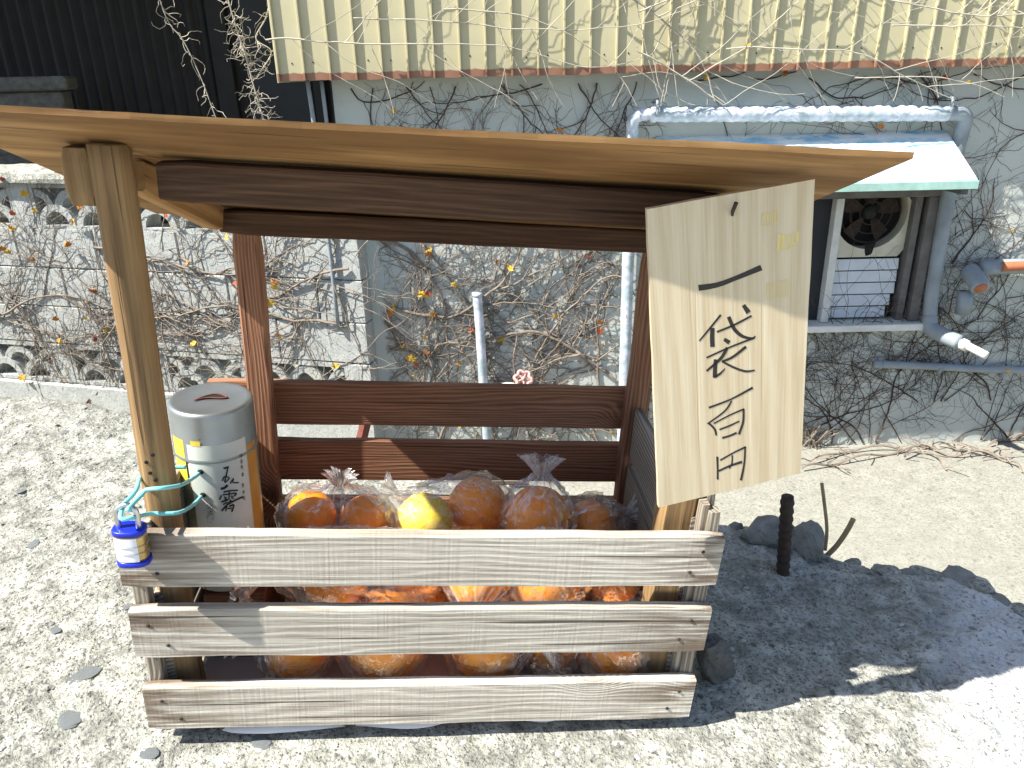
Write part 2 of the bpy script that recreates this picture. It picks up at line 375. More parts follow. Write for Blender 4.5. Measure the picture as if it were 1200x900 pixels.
def rock(sx, sy, sz, seed=0, rough=.25, seg=14, flat=False):
    V = []; Fc = []; nr = seg//2+1
    ph = np.random.default_rng(seed).uniform(0, 99, 2)
    for i in range(nr):
        th = math.pi*i/(nr-1)
        for k in range(seg):
            a = 2*math.pi*k/seg; d = np.array([math.sin(th)*math.cos(a), math.sin(th)*math.sin(a), math.cos(th)])
            q = 1+rough*2*float(fbm(d[0]*1.7+d[2]*1.1+ph[0], d[1]*1.7-d[2]*.7+ph[1], seed, 3))
            q += .10*float(fbm(d[0]*5+d[2]*3+ph[1], d[1]*5-d[2]*2+ph[0], seed+5, 3))
            if flat: d = np.sign(d)*np.abs(d)**.75
            V.append((d[0]*q*sx, d[1]*q*sy, d[2]*q*sz))
    for i in range(nr-1):
        for k in range(seg): a = i*seg+k; c = i*seg+(k+1) % seg; Fc.append((a, a+seg, c+seg, c))
    return V, Fc
def ribbon(P, W, place, lift=0., jag=.0):
    """flat brush stroke: P in 2-D, W widths, place(u, v) -> 3-D point; returns verts, faces"""
    Q = smooth_path(P, 5) if len(P) > 2 else [np.array(P[0])+(np.array(P[1])-np.array(P[0]))*t for t in np.linspace(0, 1, 6)]
    Wd = np.interp(np.linspace(0, 1, len(Q)), np.linspace(0, 1, len(W)), W) if not np.isscalar(W) else [W]*len(Q)
    V = []; Fc = []; n = len(Q)
    for i, p in enumerate(Q):
        t = nrm(Q[min(i+1, n-1)]-Q[max(i-1, 0)]+1e-9); nn = np.array([-t[1], t[0]])
        e = t*0
        if i == 0: e = -t*Wd[i]*.25
        if i == n-1: e = t*Wd[i]*.25
        for s in (-1, 1): q = p+e+nn*s*Wd[i]/2*(1+random.uniform(-jag, jag)); V.append(place(q[0], q[1]))
    for i in range(n-1): Fc.append((2*i, 2*i+1, 2*i+3, 2*i+2))
    return V, Fc

# ================================================================== SETTING
# ------------------------------------------------------------------ lower yard
def grid(xs, ys, zf):
    X, Y = np.meshgrid(xs, ys); Z = zf(X, Y); V = np.stack([X, Y, Z], -1).reshape(-1, 3); n = len(xs); m = len(ys)
    i, j = np.meshgrid(np.arange(n-1), np.arange(m-1)); a = (j*n+i).ravel()
    return V, np.stack([a, a+1, a+n+1, a+n], -1)
xs = np.concatenate([np.linspace(-60, -3, 20), np.linspace(-2.8, 3.4, 160), np.linspace(3.8, 60, 20)])
ys = np.concatenate([np.linspace(-40, .2, 12), np.linspace(.4, 3.4, 90), np.linspace(3.8, 80, 20)])
V, Fc = grid(xs, ys, lambda X, Y: .012*fbm(X*3, Y*3, 5)+.004*fbm(X*20, Y*20, 9))
obj('yard', mesh('yard', V, Fc, 'yard', True), kind='structure', label='pale smooth concrete yard below the broken edge')

# ------------------------------------------------------------------ raised rough ground with a broken edge
edge_px = [(0, 452), (60, 456), (150, 474), (230, 494), (310, 512), (845, 606), (900, 607), (965, 637), (1030, 657), (1100, 664), (1150, 683), (1200, 712)]
ep = np.array([on_ground(*p)[:2] for p in edge_px])
ep = np.vstack([[-6, 1.54], [-2, 1.53], ep, [.80, .80], [.86, .62], [1.0, .45], [6, .30]])
def y_edge(x): return np.interp(x, ep[:, 0], ep[:, 1])+.012*fbm(x*22, x*0, 41, 3)
gx = np.concatenate([np.linspace(-6, -1.25, 40), np.linspace(-1.23, 1.05, 420), np.linspace(1.08, 6, 40)])
tv = np.concatenate([np.linspace(0, .5, 20)[:-1], np.linspace(.5, 1, 250)])
V = []
YB = -2.5
def gheight(X, Y, Ye):
    z = ground_z(X, Y)
    d = Ye-Y
    near = np.clip(1-np.hypot((X+.05)/.62, (Y-.80)/.34)**2, 0, 1)      # flattened under the crate
    amp = 1-.75*np.clip(near*1.5, 0, 1)
    z = z+amp*(.030*fbm(X*3.3, Y*3.3, 3)+.016*fbm(X*13, Y*13, 8)+.009*fbm(X*55, Y*55, 12, 3))
    z = z-.006*np.abs(fbm(X*90, Y*90, 77, 2))*amp+np.clip((X-.22)*6, 0, 1)*amp*(.016*fbm(X*34, Y*34, 88, 3)+.008*np.abs(fbm(X*80, Y*80, 89, 2)))
    return z-np.clip(.05-d, 0, 1)**2*9*1.0
rows = []
for t in tv:
    Ye = y_edge(gx); Y = YB+(Ye-YB)*(t if t < .5 else .5+(t-.5))
    # concentrate rows in the part in view
    Y = np.where(np.full_like(gx, t) < .5, YB+(.25-YB)*t/.5, .25+(Ye-.25)*(t-.5)/.5)
    rows.append(np.stack([gx, Y, gheight(gx, Y, Ye)], -1))
Ye = y_edge(gx)
last = rows[-1]
for dy, dz in ((.006, -.02), (.010, -.06), (.0, -.12), (.02, -.25), (.05, -1.6)):
    rows.append(np.stack([gx, Ye+dy+.012*fbm(gx*30, gx*0+dz*40, 51, 3), last[:, 2]+dz], -1))
V = np.concatenate(rows); n = len(gx); m = len(rows)
i, j = np.meshgrid(np.arange(n-1), np.arange(m-1)); a = (j*n+i).ravel()
ground = obj('ground', mesh('ground', V, np.stack([a, a+1, a+n+1, a+n], -1), 'ground', True), kind='structure', label='rough pale concrete shoulder full of grit under the stall')
def gz(x, y): return float(gheight(np.array([x]), np.array([y]), y_edge(np.array([x])))[0])
# flat stones set in the concrete
pebs = [mesh('pebble', *rock(1, 1, .3, s+40, .55, 11), 'pebble', False) for s in range(5)]
ppx = [(75, 505), (98, 790), (82, 843), (176, 883), (66, 742), (150, 715), (40, 640), (24, 575), (305, 868), (716, 888), (935, 878), (560, 880), (640, 872), (868, 890), (110, 620), (20, 700), (30, 860), (415, 884), (1010, 868), (1075, 893), (122, 560), (60, 600), (480, 893), (785, 873), (130, 880), (8, 790)]
for i, p in enumerate(ppx[:9]):
    g = on_ground(*p); s = random.uniform(.006, .013)*(1.35 if i in (1, 2, 3) else 1)
    o = obj('stone', pebs[i % 5], ground, loc=(g[0], g[1], gz(g[0], g[1])+.0006)); o.scale = (s*1.3, s*.9, s*.35); o.rotation_euler = (0, 0, random.uniform(0, 6))
# fine grit scattered over the shoulder
for nm_, cnt, mat_, szs, sdv in (('grit', 9000, 'ground', (.0012, .0016, .002, .0028, .004), 1), ('gravel', 2600, 'stone2', (.0012, .0018, .0025, .0038), 2), ('gravel_pale', 2600, 'block', (.0012, .0018, .0026, .004), 3)):
    rg = np.random.default_rng(50+sdv); X = rg.uniform(-1.1, .86, cnt); Yy = rg.uniform(.42, 1.45, cnt); ye = y_edge(X)
    lx = CB@(np.stack([X, Yy, ground_z(X, Yy)])-OC[:, None])
    ok = (Yy < ye-.015) & ~((lx[0] > -.02) & (lx[0] < .63) & (lx[1] > -.012) & (lx[1] < .33))
    X, Yy, ye = X[ok], Yy[ok], ye[ok]; Zz = gheight(X, Yy, ye)
    bv, bf = rock(1, 1, .6, 3+sdv, .5, 5); bv = np.array(bv); bf = np.array(bf); nb_ = len(bv)
    S_ = rg.choice(szs, len(X)); an = rg.uniform(0, 6.28, len(X)); el_ = rg.uniform(.8, 1.7, len(X))
    px_ = bv[None, :, 0]*el_[:, None]; py_ = np.repeat(bv[None, :, 1], len(X), 0)
    GV = np.stack([X[:, None]+S_[:, None]*(px_*np.cos(an)[:, None]-py_*np.sin(an)[:, None]), Yy[:, None]+S_[:, None]*(px_*np.sin(an)[:, None]+py_*np.cos(an)[:, None]), Zz[:, None]+.6*S_[:, None]*bv[None, :, 2]], -1).reshape(-1, 3)
    GF = (bf[None]+(np.arange(len(X))*nb_)[:, None, None]).reshape(-1, bf.shape[1])
    obj(nm_, mesh(nm_, GV, GF, mat_, False), ground, kind='stuff')

# ------------------------------------------------------------------ building with beige cladding
bld = obj('building', None, loc=(0, 3.0, 0), label='pale plastered building with beige sheet metal upper cladding and a blue window hood', cat='building')
WX0, WX1 = -.63, 3.4
OX0, OX1, OZ0, OZ1 = .93, 1.66, .57, 1.08               # window opening
def wallpiece(x0, x1, z0, z1):
    return box(x0, x1, 0, .14, z0, z1)
V, Fc = join(wallpiece(WX0, OX0, -.05, 3.2), wallpiece(OX1, WX1, -.05, 3.2), wallpiece(OX0, OX1, -.05, OZ0), wallpiece(OX0, OX1, OZ1, 3.2))
obj('wall', mesh('wall', V, Fc, 'plaster'), bld)
obj('side_wall', mesh('side_wall', *box(WX0, WX0+.14, .141, 4.0, -.05, 3.2), 'plaster'), bld)
obj('back_wall', mesh('back_wall', *box(WX0+.141, WX1, 2.0, 2.1, -.05, 3.2), 'black'), bld)
obj('floor_slab', mesh('floor_slab', *box(WX0+.141, WX1, .141, 1.99, 1.5, 1.56), 'black'), bld)
# cladding: one formed sheet and one standing seam per bay
pm = mesh('cladding_panel', *box(0, .0895, -.002, .002, 0, 1.6), 'clad')
rm = mesh('seam', *box(-.0035, .0035, -.013, .002, 0, 1.6, .001), 'clad')
CL0 = -.784
sm = mesh('screw', *[lathe([(0, .002), (.0022, .0015), (.003, 0)], 8)[k] for k in (0, 1)], 'rebar')
for k in range(36):
    x = CL0+k*.09; dz = random.uniform(-.002, .002)
    p = obj('cladding_panel', pm, bld, loc=(x+.0002, -.118+random.uniform(-.001, .001), 1.530+dz))
    r_ = obj('seam', rm, p, loc=(-.0002, -.0012, -.001))
    if k % 3 != 2:
        q = obj('screw', sm, p, loc=(.03+.02*random.random(), -.0021, .055+random.uniform(0, .02))); q.rotation_euler = (math.pi/2, 0, 0)
obj('cladding_end', mesh('cladding_end', *box(CL0-.006, CL0-.001, -.13, .9, 1.525, 3.13), 'clad'), bld)
obj('soffit', mesh('soffit', *box(CL0, 2.45, -.113, -.001, 1.56, 1.575), 'greywood'), bld)
obj('soffit_side', mesh('soffit_side', *box(CL0, WX0-.001, .0, .9, 1.56, 1.575), 'greywood'), bld)
# window hood
hv = []; 
for (x0, x1, y, z) in ((.562, 1.642, -.002, 1.308), (.43, 1.62, -.30, 1.166)): hv += [(x0, y, z), (x1, y, z), (x0, y, z-.012), (x1, y, z-.012)]
hood = obj('window_hood', mesh('window_hood', hv, [(0, 1, 5, 4), (2, 6, 7, 3), (0, 4, 6, 2), (1, 3, 7, 5), (4, 5, 7, 6), (0, 2, 3, 1)], 'hood'), bld)
obj('fascia', mesh('fascia', *box(.428, 1.622, -.308, -.301, 1.136, 1.164, .001), 'fascia'), hood)
obj('bracket', mesh('bracket', *box(1.575, 1.60, -.29, -.003, 1.115, 1.140), 'greywood'), hood)
obj('bracket', mesh('bracket', *box(.62, .645, -.29, -.003, 1.115, 1.140), 'greywood'), hood)
obj('soffit_board', mesh('soffit_board', *box(.66, 1.56, -.20, -.16, 1.10, 1.132), 'greywood'), hood)
# window
win = obj('window', mesh('window_frame', *join(box(OX0-.03, OX1+.02, -.03, .10, OZ1-.012, OZ1+.02, .002), box(OX0-.03, OX0, -.028, .10, OZ0, OZ1-.013), box(1.615, 1.655, -.028, .10, OZ0+.001, OZ1-.013, .002), box(1.572, 1.60, -.01, .06, OZ0+.001, OZ1-.013, .002)), 'greywood'), bld)
obj('mullion', mesh('mullion', *box(1.262, 1.292, -.022, .03, OZ0+.001, OZ1-.013, .002), 'white'), win)
obj('sill', mesh('sill', *box(.9, 1.68, -.06, .1, OZ0-.03, OZ0-.002, .003), 'white'), win)
obj('dark_screen', mesh('dark_screen', *box(OX0+.001, 1.261, .02, .03, OZ0, OZ1-.013), 'darkdoor'), win)
# fan panel with a round opening
FX, FZ, FR_ = 1.425, 1.000, .140
V = []; Fc = []; seg = 40
x0, x1, z0, z1 = 1.293, 1.571, .828, 1.066
def rectpt(a):
    c, s = math.cos(a), math.sin(a); k = 1e9
    if c > 1e-6: k = min(k, (x1-FX)/c)
    if c < -1e-6: k = min(k, (x0-FX)/c)
    if s > 1e-6: k = min(k, (z1-FZ)/s)
    if s < -1e-6: k = min(k, (z0-FZ)/s)
    return FX+c*k, FZ+s*k, k
for k in range(seg):
    a = 2*math.pi*k/seg; px_, pz_, kk = rectpt(a); r = min(FR_, kk*.999)
    V += [(px_, .022, pz_), (FX+r*math.cos(a), .022, FZ+r*math.sin(a)), (FX+r*math.cos(a), .08, FZ+r*math.sin(a))]
for k in range(seg):
    a = 3*k; c = 3*((k+1) % seg); Fc += [(a, c, c+1, a+1), (a+1, c+1, c+2, a+2)]
obj('fan_panel', mesh('fan_panel', V, Fc, 'cream'), win)
fan = obj('exhaust_fan', mesh('fan_housing', *box(x0, x1, .081, .09, .832, 1.064), 'black'), bld)
fan_hub = lathe([(0, .03), (.022, .028), (.03, .01), (.03, 0)], 16)
o = obj('hub', mesh('hub', *fan_hub, 'darkhouse', True), fan, loc=(FX, .062, FZ)); o.rotation_euler = (math.pi/2, 0, 0)
bm_ = []
for k in range(5):
    a = k*2*math.pi/5+.3; pts = []
    V = []; 
    for r, wdt in ((.03, .02), (.07, .045), (.115, .055)):
        for s in (-1, 1): V.append((FX+r*math.cos(a)-s*wdt*.6*math.sin(a), .055+s*.010, FZ+r*math.sin(a)+s*wdt*.6*math.cos(a)))
    obj('blade', mesh('blade', V+[(v[0], v[1]+.002, v[2]) for v in V], [(0, 1, 3, 2), (2, 3, 5, 4), (6, 8, 9, 7), (8, 10, 11, 9)], 'rebar'), fan)
for k in range(3):
    P = [(FX+(.045+.035*k)*math.cos(a), .03, FZ+(.045+.035*k)*math.sin(a)) for a in np.linspace(0, 2*math.pi, 37)]
    obj('guard_ring', mesh('guard_ring', *tube(P, .0022, 5), 'rebar'), fan)
obj('grease_streak', mesh('grease_streak', [(FX-.012, .0205, .88), (FX+.03, .0205, .885), (FX+.022, .0205, .842), (FX+.012, .0205, .835), (FX-.002, .0205, .832), (FX-.008, .0205, .85)], [(0, 5, 4, 3, 2, 1)], 'black'), win)
for k in range(5):   # louvre shutter
    z = .578+k*.0495
    o = obj('louvre_slat', mesh('louvre_slat', *box(0, .262 if k > 1 else .262-.012*(2-k), -.003, .003, 0, .0445, .001), 'louvre'), win, loc=(1.298, .018, z)); o.rotation_euler = (math.radians(-8), 0, 0)
obj('louvre_back', mesh('louvre_back', *box(1.293, 1.571, .04, .045, OZ0+.001, .829), 'black'), win)
# pipes on the wall
def wpipe(name, P, r, mat, sides=14, n=5, wrap=0., parent=None, smooth=True):
    Q = smooth_path([(p[0], p[1]-3.0, p[2]) for p in P], n)
    R = [r*(1+wrap*(.5+.5*math.sin(i*2.1))) for i in range(len(Q))] if wrap else r
    return obj(name, mesh(name, *tube(Q, R, sides), mat, smooth), parent or bld)
DY = 2.925
wpipe('wrapped_pipe', [(.52+.0*i+1.08*i/40, DY, 1.392-.0005*i) for i in range(41)], .026, 'pipe', 14, 2, .16)
wpipe('drain_pipe', [(.535, DY, 1.392), (.485, DY+.005, 1.390), (.462, DY+.02, 1.365), (.462, DY+.03, 1.30), (.464, DY+.035, 1.0), (.467, DY+.035, .5), (.470, DY+.035, .0)], .023, 'pipe')
wpipe('elbow_pipe', [(1.585, DY, 1.372), (1.64, DY, 1.370), (1.668, DY+.01, 1.35), (1.672, DY+.02, 1.31), (1.672, DY+.03, 1.22), (1.676, DY+.035, 1.0), (1.684, DY+.035, .70), (1.690, DY+.025, .575)], .027, 'greypipe')
wpipe('pipe_strap', [(1.59, 2.99, 1.42), (1.59, 2.90, 1.425), (1.59, 2.893, 1.375)], .006, 'greypipe', 6, 3)
wpipe('pipe_strap', [(.54, 2.99, 1.43), (.54, 2.90, 1.435), (.54, 2.893, 1.385)], .006, 'greypipe', 6, 3)
wpipe('stub_pipe', [(-.130, 2.955, .725), (-.125, 2.955, .6), (-.118, 2.955, .3), (-.108, 2.955, .0)], .019, 'pipe')
wpipe('stub_cap', [(-.130, 2.955, .722), (-.130, 2.955, .735)], .021, 'pipe', 12, 2)
wpipe('spout_pipe', [(1.690, 2.955, .60), (1.692, 2.94, .555), (1.715, 2.89, .538), (1.755, 2.83, .525)], .030, 'greypipe')
wpipe('spout_inner_pipe', [(1.745, 2.845, .530), (1.780, 2.79, .517), (1.812, 2.735, .503)], .0155, 'white')
wpipe('collar', [(1.760, 2.822, .523), (1.772, 2.803, .519)], .023, 'white', 14, 2)
wpipe('tee_pipe', [(1.812, 2.955, .778), (1.812, 2.90, .758), (1.812, 2.86, .735)], .036, 'greypipe')
wpipe('tee_mouth', [(1.812, 2.862, .7365), (1.812, 2.8575, .7338)], .024, 'copper')
wpipe('branch_pipe', [(1.85, 2.955, .790), (2.0, 2.955, .793), (2.4, 2.955, .80)], .030, 'greypipe', 14, 2)
wpipe('branch_core', [(1.92, 2.932, .798), (2.0, 2.930, .80), (2.4, 2.930, .805)], .019, 'copper', 12, 2)
wpipe('tee_drop', [(1.806, 2.935, .70), (1.808, 2.935, .61)], .029, 'greypipe', 14, 2)
wpipe('low_pipe', [(1.505, 2.972, .386), (1.7, 2.972, .375), (2.0, 2.972, .352), (2.5, 2.972, .33)], .016, 'greypipe', 12, 3)
for x in (1.53, 1.78, 2.05): wpipe('pipe_clip', [(x-.006, 2.972, .3845-.1*(x-1.53)), (x+.006, 2.972, .3835-.1*(x-1.53))], .0195, 'greypipe', 12, 2)
wpipe('conduit', [(-.700, 2.93, 1.54), (-.692, 2.94, 1.2), (-.69, 2.94, .6)], .008, 'greypipe', 8, 3)
wpipe('conduit', [(-.655, 2.95, 1.54), (-.652, 2.96, 1.2), (-.65, 2.96, .6)], .007, 'greypipe', 8, 3)
# water tap with a lobed pink handwheel
tp = wpipe('tap_pipe', [(-.09, 2.99, .30), (-.02, 2.95, .335), (.03, 2.91, .340), (.05, 2.905, .345)], .016, 'white')
P = []
for k in range(41):
    a = 2*math.pi*k/40; r = .032+.005*math.cos(6*a); P.append((r*math.cos(a), r*math.sin(a), 0))
hw = join(tube(P, .007, 6), *[tube([(0, 0, 0), (.03*math.cos(a), .03*math.sin(a), 0)], .004, 5) for a in np.linspace(0, 2*math.pi, 6)[:-1]], tube([(0, 0, -.03), (0, 0, .012)], .008, 8))
o = obj('handwheel', mesh('handwheel', *hw, 'pinkpaint', True), tp, loc=(.046, -.10, .385)); o.rotation_euler = (math.radians(50), .2, 0)

# ------------------------------------------------------------------ block fence (openwork courses)
FY = math.radians(14)
f0 = on_y(432, 400, 2.93)
fence = obj('block_fence', None, loc=(f0[0], f0[1], 0), rot=(0, 0, -FY), label='pale concrete block fence with wave shaped openwork courses under dry vines', cat='fence')
def openwork():
    Lb, Hb = .39, .19; D0 = .10; parts = []
    parts.append(box(-Lb/2, Lb/2, 0, D0, 0, .016)); parts.append(box(-Lb/2, Lb/2, .001, D0-.001, Hb-.020, Hb))
    parts.append(box(-Lb/2, -Lb/2+.016, .001, D0-.001, .0161, Hb-.0201)); parts.append(box(Lb/2-.016, Lb/2, .001, D0-.001, .0161, Hb-.0201))
    def arch(cx, cz, ro, ri, y0, y1, a0=0., a1=math.pi):
        V = []; Fc = []; S = 18
        for k in range(S+1):
            a = a0+(a1-a0)*k/S
            for r, y in ((ri, y0), (ro, y0), (ro, y1), (ri, y1)): V.append((cx+r*math.cos(a), y, cz+r*math.sin(a)))
        for k in range(S):
            for q in range(4): a = k*4+q; c = k*4+(q+1) % 4; Fc.append((a, a+4, c+4, c))
        return V, Fc
    for s in (-1, 1): parts.append(arch(s*.0925, .0155, .088, .058, .003, D0-.003))
    parts.append(arch(0, .078, .088, .056, .006, D0-.006, .06, math.pi-.06))
    for s in (-1, 1): parts.append(arch(s*.178, .078, .086, .056, .0075, D0-.008, math.pi/2 if s > 0 else .06, math.pi-.06 if s > 0 else math.pi/2))
    return join(*parts)
ow = mesh('openwork_block', *openwork(), 'block'); PIT = .486
colb = mesh('column_block', *box(-.047, .047, -.002, .102, 0, .189, .003), 'block')
solid = mesh('block', *box(-.1975, .1975, -.001, .101, 0, .171, .004), 'block')
half = mesh('half_block', *box(-.0975, .0975, -.001, .101, 0, .171, .003), 'block')
FB = .06
for k in range(7):
    u = -.786-.0-PIT*(k-1)
    for z in (.258, .968):
        if u+.19 < .0: obj('openwork_block', ow, fence, loc=(u, 0, z))
        if u-PIT/2 < -.05: obj('column_block', colb, fence, loc=(u-PIT/2, 0, z))
for row in range(3):
    for k in range(10):
        u = -.202-.40*k-(.2 if row % 2 else 0)
        obj('block', solid, fence, loc=(u, 0, .452+.1745*row))
    if row % 2: obj('half_block', half, fence, loc=(-.1005, 0, .452+.1745*row))
for z, h in ((.258, .189), (.968, .189)): obj('end_block', mesh('end_block', *box(-.105, -.002, -.001, .101, z, z+h, .004), 'block'), fence)
obj('footing', mesh('footing', *box(-4.2, .0, -.02, .12, -.05, .2545, .006), 'block'), fence)
# coping with an uneven crust
cx_ = np.linspace(-4.2, .01, 160); V = []; Fc = []
prof = [(-.035, 1.162), (-.04, 1.178), (-.03, 1.20), (.02, 1.222), (.08, 1.224), (.13, 1.20), (.14, 1.178), (.135, 1.162)]
for x in cx_:
    for q, (y, z) in enumerate(prof): V.append((x, y+.012*float(fbm(x*9, q*1.7, 60, 3)), z+(.016*float(fbm(x*11, q*2.1, 61, 3)) if 0 < q < 7 else 0)))
for i in range(len(cx_)-1):
    for q in range(8): a = i*8+q; c = i*8+(q+1) % 8; Fc.append((a, a+8, c+8, c))
Fc += [tuple(range(8)), tuple(range(len(V)-1, len(V)-9, -1))]
obj('coping', mesh('coping', V, Fc, 'ground', False), fence)

# ------------------------------------------------------------------ dark house behind the fence
dh = obj('dark_house', None, loc=(-2.2, 5.0, 0), label='black shaded house with corrugated cladding behind the block fence', cat='house')
V = []; Fc = []; nx = 220
xs = np.linspace(-3.2, .48, nx)
for i, x in enumerate(xs):
    y = .018*math.sin(x*2*math.pi/.075); V += [(x, y, .0), (x+.0, y-.0, 3.2)]
for i in range(nx-1): Fc.append((2*i, 2*i+2, 2*i+3, 2*i+1))
obj('corrugated_sheet', mesh('corrugated_sheet', V, Fc, 'darkhouse', True), dh)
obj('corner_board', mesh('corner_board', *box(.47, .58, -.05, .05, 0, 3.2, .004), 'darkhouse'), dh)
obj('wall', mesh('wall', *box(.581, 4.6, .0, .1, 0, 3.2), 'darkhouse'), dh)
dr = obj('door', mesh('door', *box(.65, 1.02, -.03, -.002, .0, 2.3, .004), 'darkdoor'), dh)
obj('door', mesh('door', *box(1.14, 1.75, -.028, -.002, .0, 2.05, .004), 'darkdoor'), dh)
obj('door_frame', mesh('door_frame', *join(box(1.05, 1.12, -.06, -.002, 0, 2.2, .004), box(1.77, 1.84, -.06, -.002, 0, 2.2, .004), box(1.121, 1.769, -.06, -.002, 2.06, 2.2, .004)), 'darkhouse'), dh)
obj('lintel', mesh('lintel', *box(.95, 2.2, -.08, -.061, 1.90, 1.98, .004), 'darkhouse'), dh)
obj('roof', mesh('roof', [(-3.4, -1.3, 2.75), (4.7, -1.3, 2.75), (4.7, 1.5, 3.9), (-3.4, 1.5, 3.9), (-3.4, -1.3, 2.80), (4.7, -1.3, 2.80), (4.7, 1.5, 3.95), (-3.4, 1.5, 3.95)], [(0, 3, 2, 1), (4, 5, 6, 7), (0, 1, 5, 4), (2, 3, 7, 6), (1, 2, 6, 5), (0, 4, 7, 3)], 'darkhouse'), dh)  # eave out of view, added to keep the house front in shade
pl = obj('gate_pillar', None, loc=(-2.62, 4.42, 0), rot=(0, 0, .35), label='dark concrete gate pillar with a flat cap in front of the black cladding', cat='pillar')
obj('shaft', mesh('shaft', *box(-.24, .24, -.16, .16, 0, 1.50, .01), 'stone'), pl)
obj('cap', mesh('cap', *box(-.28, .28, -.2, .2, 1.501, 1.57, .01), 'stone'), pl)

# ------------------------------------------------------------------ vines
def leaf_mesh(mat, seed):
    r = random.Random(seed); pts = [(0, 0), (.35, .05), (.62, .32), (.42, .42), (.45, .75), (.2, .62), (0, 1.05), (-.2, .62), (-.45, .75), (-.42, .42), (-.62, .32), (-.35, .05)]
    V = [(x*(1+r.uniform(-.1, .1)), y*(1+r.uniform(-.1, .1)), .28*abs(x)+r.uniform(-.05, .08)) for x, y in pts]+[(0, .35, .0)]
    return mesh('leaf', V, [(i, (i+1) % 12, 12) for i in range(12)], mat)
LEAF = [leaf_mesh(m_, s) for s, m_ in enumerate(('leaf_y', 'leaf_o', 'leaf_y', 'leaf_r', 'leaf_y'))]
def grow(rs, u, v, h, length, r0, depth, lim, out, w0=.006, wig=.5, bp=.30, step=.022):
    n = max(3, int(length/step)); P = []; R = []; w = w0
    for i in range(n+1):
        P.append((u, v, w)); R.append(max(.0007, r0*(1-.75*i/n)))
        h += rs.gauss(0, wig*.45); u += step*math.cos(h); v += step*math.sin(h)
        w = min(max(w+rs.gauss(0, .003), r0*.6), w0+.010)
        if not (lim[0] < u < lim[1] and lim[2] < v < lim[3]): break
        if depth > 0 and rs.random() < bp and i > 1:
            grow(rs, u, v, h+rs.choice((-1, 1))*rs.uniform(.5, 1.25), length*rs.uniform(.25, .6), r0*rs.uniform(.4, .65), depth-1, lim, out, w, wig*1.15, bp*.9, step*.8)
    if len(P) > 2: out.append((P, R))
def vine(rs, seed_list, lim, to_world, mat, name, label, group, nleaf=0, sides=4, wig=.5, bp=.3, leafsel=None, lsize=(.013, .023)):
    out = []
    for (u, v, h, L, r, dpt, w0) in seed_list: grow(rs, u, v, h, L, r, dpt, lim, out, w0, wig, bp)
    if not out: return None
    base = np.array(to_world(*out[-1][0][0]))
    V = []; Fc = []; ends = []
    for P, R in out:
        Q = [np.array(to_world(*p))-base for p in P]; ends += Q[1:]
        v_, f_ = tube(Q, R, sides if R[0] > .0015 else 3, False); n0 = len(V); V += v_; Fc += [tuple(i+n0 for i in f) for f in f_]
    o = obj(name, mesh(name, V, Fc, mat), loc=base, label=label, cat='vine', group=group)
    for k in range(nleaf):
        e = rs.choice(ends); c = rs.randint(1, 2)
        for q in range(c):
            lf = obj('leaf', rs.choice(leafsel or LEAF), o, loc=e+np.array([rs.gauss(0, .010)*q, -.014-.008*rs.random(), rs.gauss(0, .010)*q])); s = rs.uniform(*lsize)
            lf.scale = (s*1.4, s*1.4, s*1.4); lf.rotation_euler = (math.radians(rs.uniform(40, 120)), rs.uniform(-.5, .5), rs.uniform(-1.2, 1.2)+math.pi*rs.randint(0, 1))
    return o
rs = random.Random(11)
def wall_w(u, v, w): return (u, 3.0-w, v)
def wall_w2(u, v, w):
    if .9 < u < 1.66 and .57 < v < 1.08: w = -.22
    return (u, 3.0-w, v)
fr = np.array([math.cos(-FY), math.sin(-FY)]); fnv = np.array([math.sin(FY), math.cos(FY)])*-1
def fence_w(u, v, w): p = f0[:2]+fr*u+fnv*w; return (p[0], p[1], v)
def clad_w(u, v, w): return (u, 2.868-w, v)
LW = (-.52, .45, .0, 1.5); LS = (.48, 2.5, .0, 1.45); LF = (-2.6, .22, .15, 1.20)
for k in range(14):    # sunlit plaster
    u = -.5+.95*(k+.5)/14+rs.uniform(-.04, .04); h = math.pi/2+rs.uniform(-.7, .7)
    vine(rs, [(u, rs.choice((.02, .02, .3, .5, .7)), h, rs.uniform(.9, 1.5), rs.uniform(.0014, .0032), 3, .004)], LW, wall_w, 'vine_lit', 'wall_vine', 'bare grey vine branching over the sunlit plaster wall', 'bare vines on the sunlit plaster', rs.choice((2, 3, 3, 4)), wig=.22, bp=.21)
for k in range(6):     # thick wavy stems across the plaster
    u = (-.5, .42, -.5, .1, -.35, .38)[k]; h = (.15, math.pi-.5, -.25, 2.3, 1.2, 2.1)[k]
    vine(rs, [(u, (.66, .35, .95, .15, .02, .02)[k], h, 1.1, .0075, 2, .012)], LW, wall_w, 'vine_lit', 'wall_vine', 'thick wavy vine stem crossing the sunlit plaster wall', 'thick stems on the sunlit plaster', 2, wig=.3, bp=.3, sides=6)
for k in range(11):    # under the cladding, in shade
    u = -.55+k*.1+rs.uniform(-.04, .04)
    vine(rs, [(u, 1.5, -math.pi/2+rs.uniform(-.9, .9), rs.uniform(.35, .6), rs.uniform(.002, .0035), 3, .008)], (-.6, .6, 1.0, 1.52), wall_w, 'vine_shade', 'wall_vine', 'dark vine hanging under the cladding edge over the stall roof', 'dark vines under the cladding', rs.choice((0, 1, 2)), wig=.4, bp=.3)
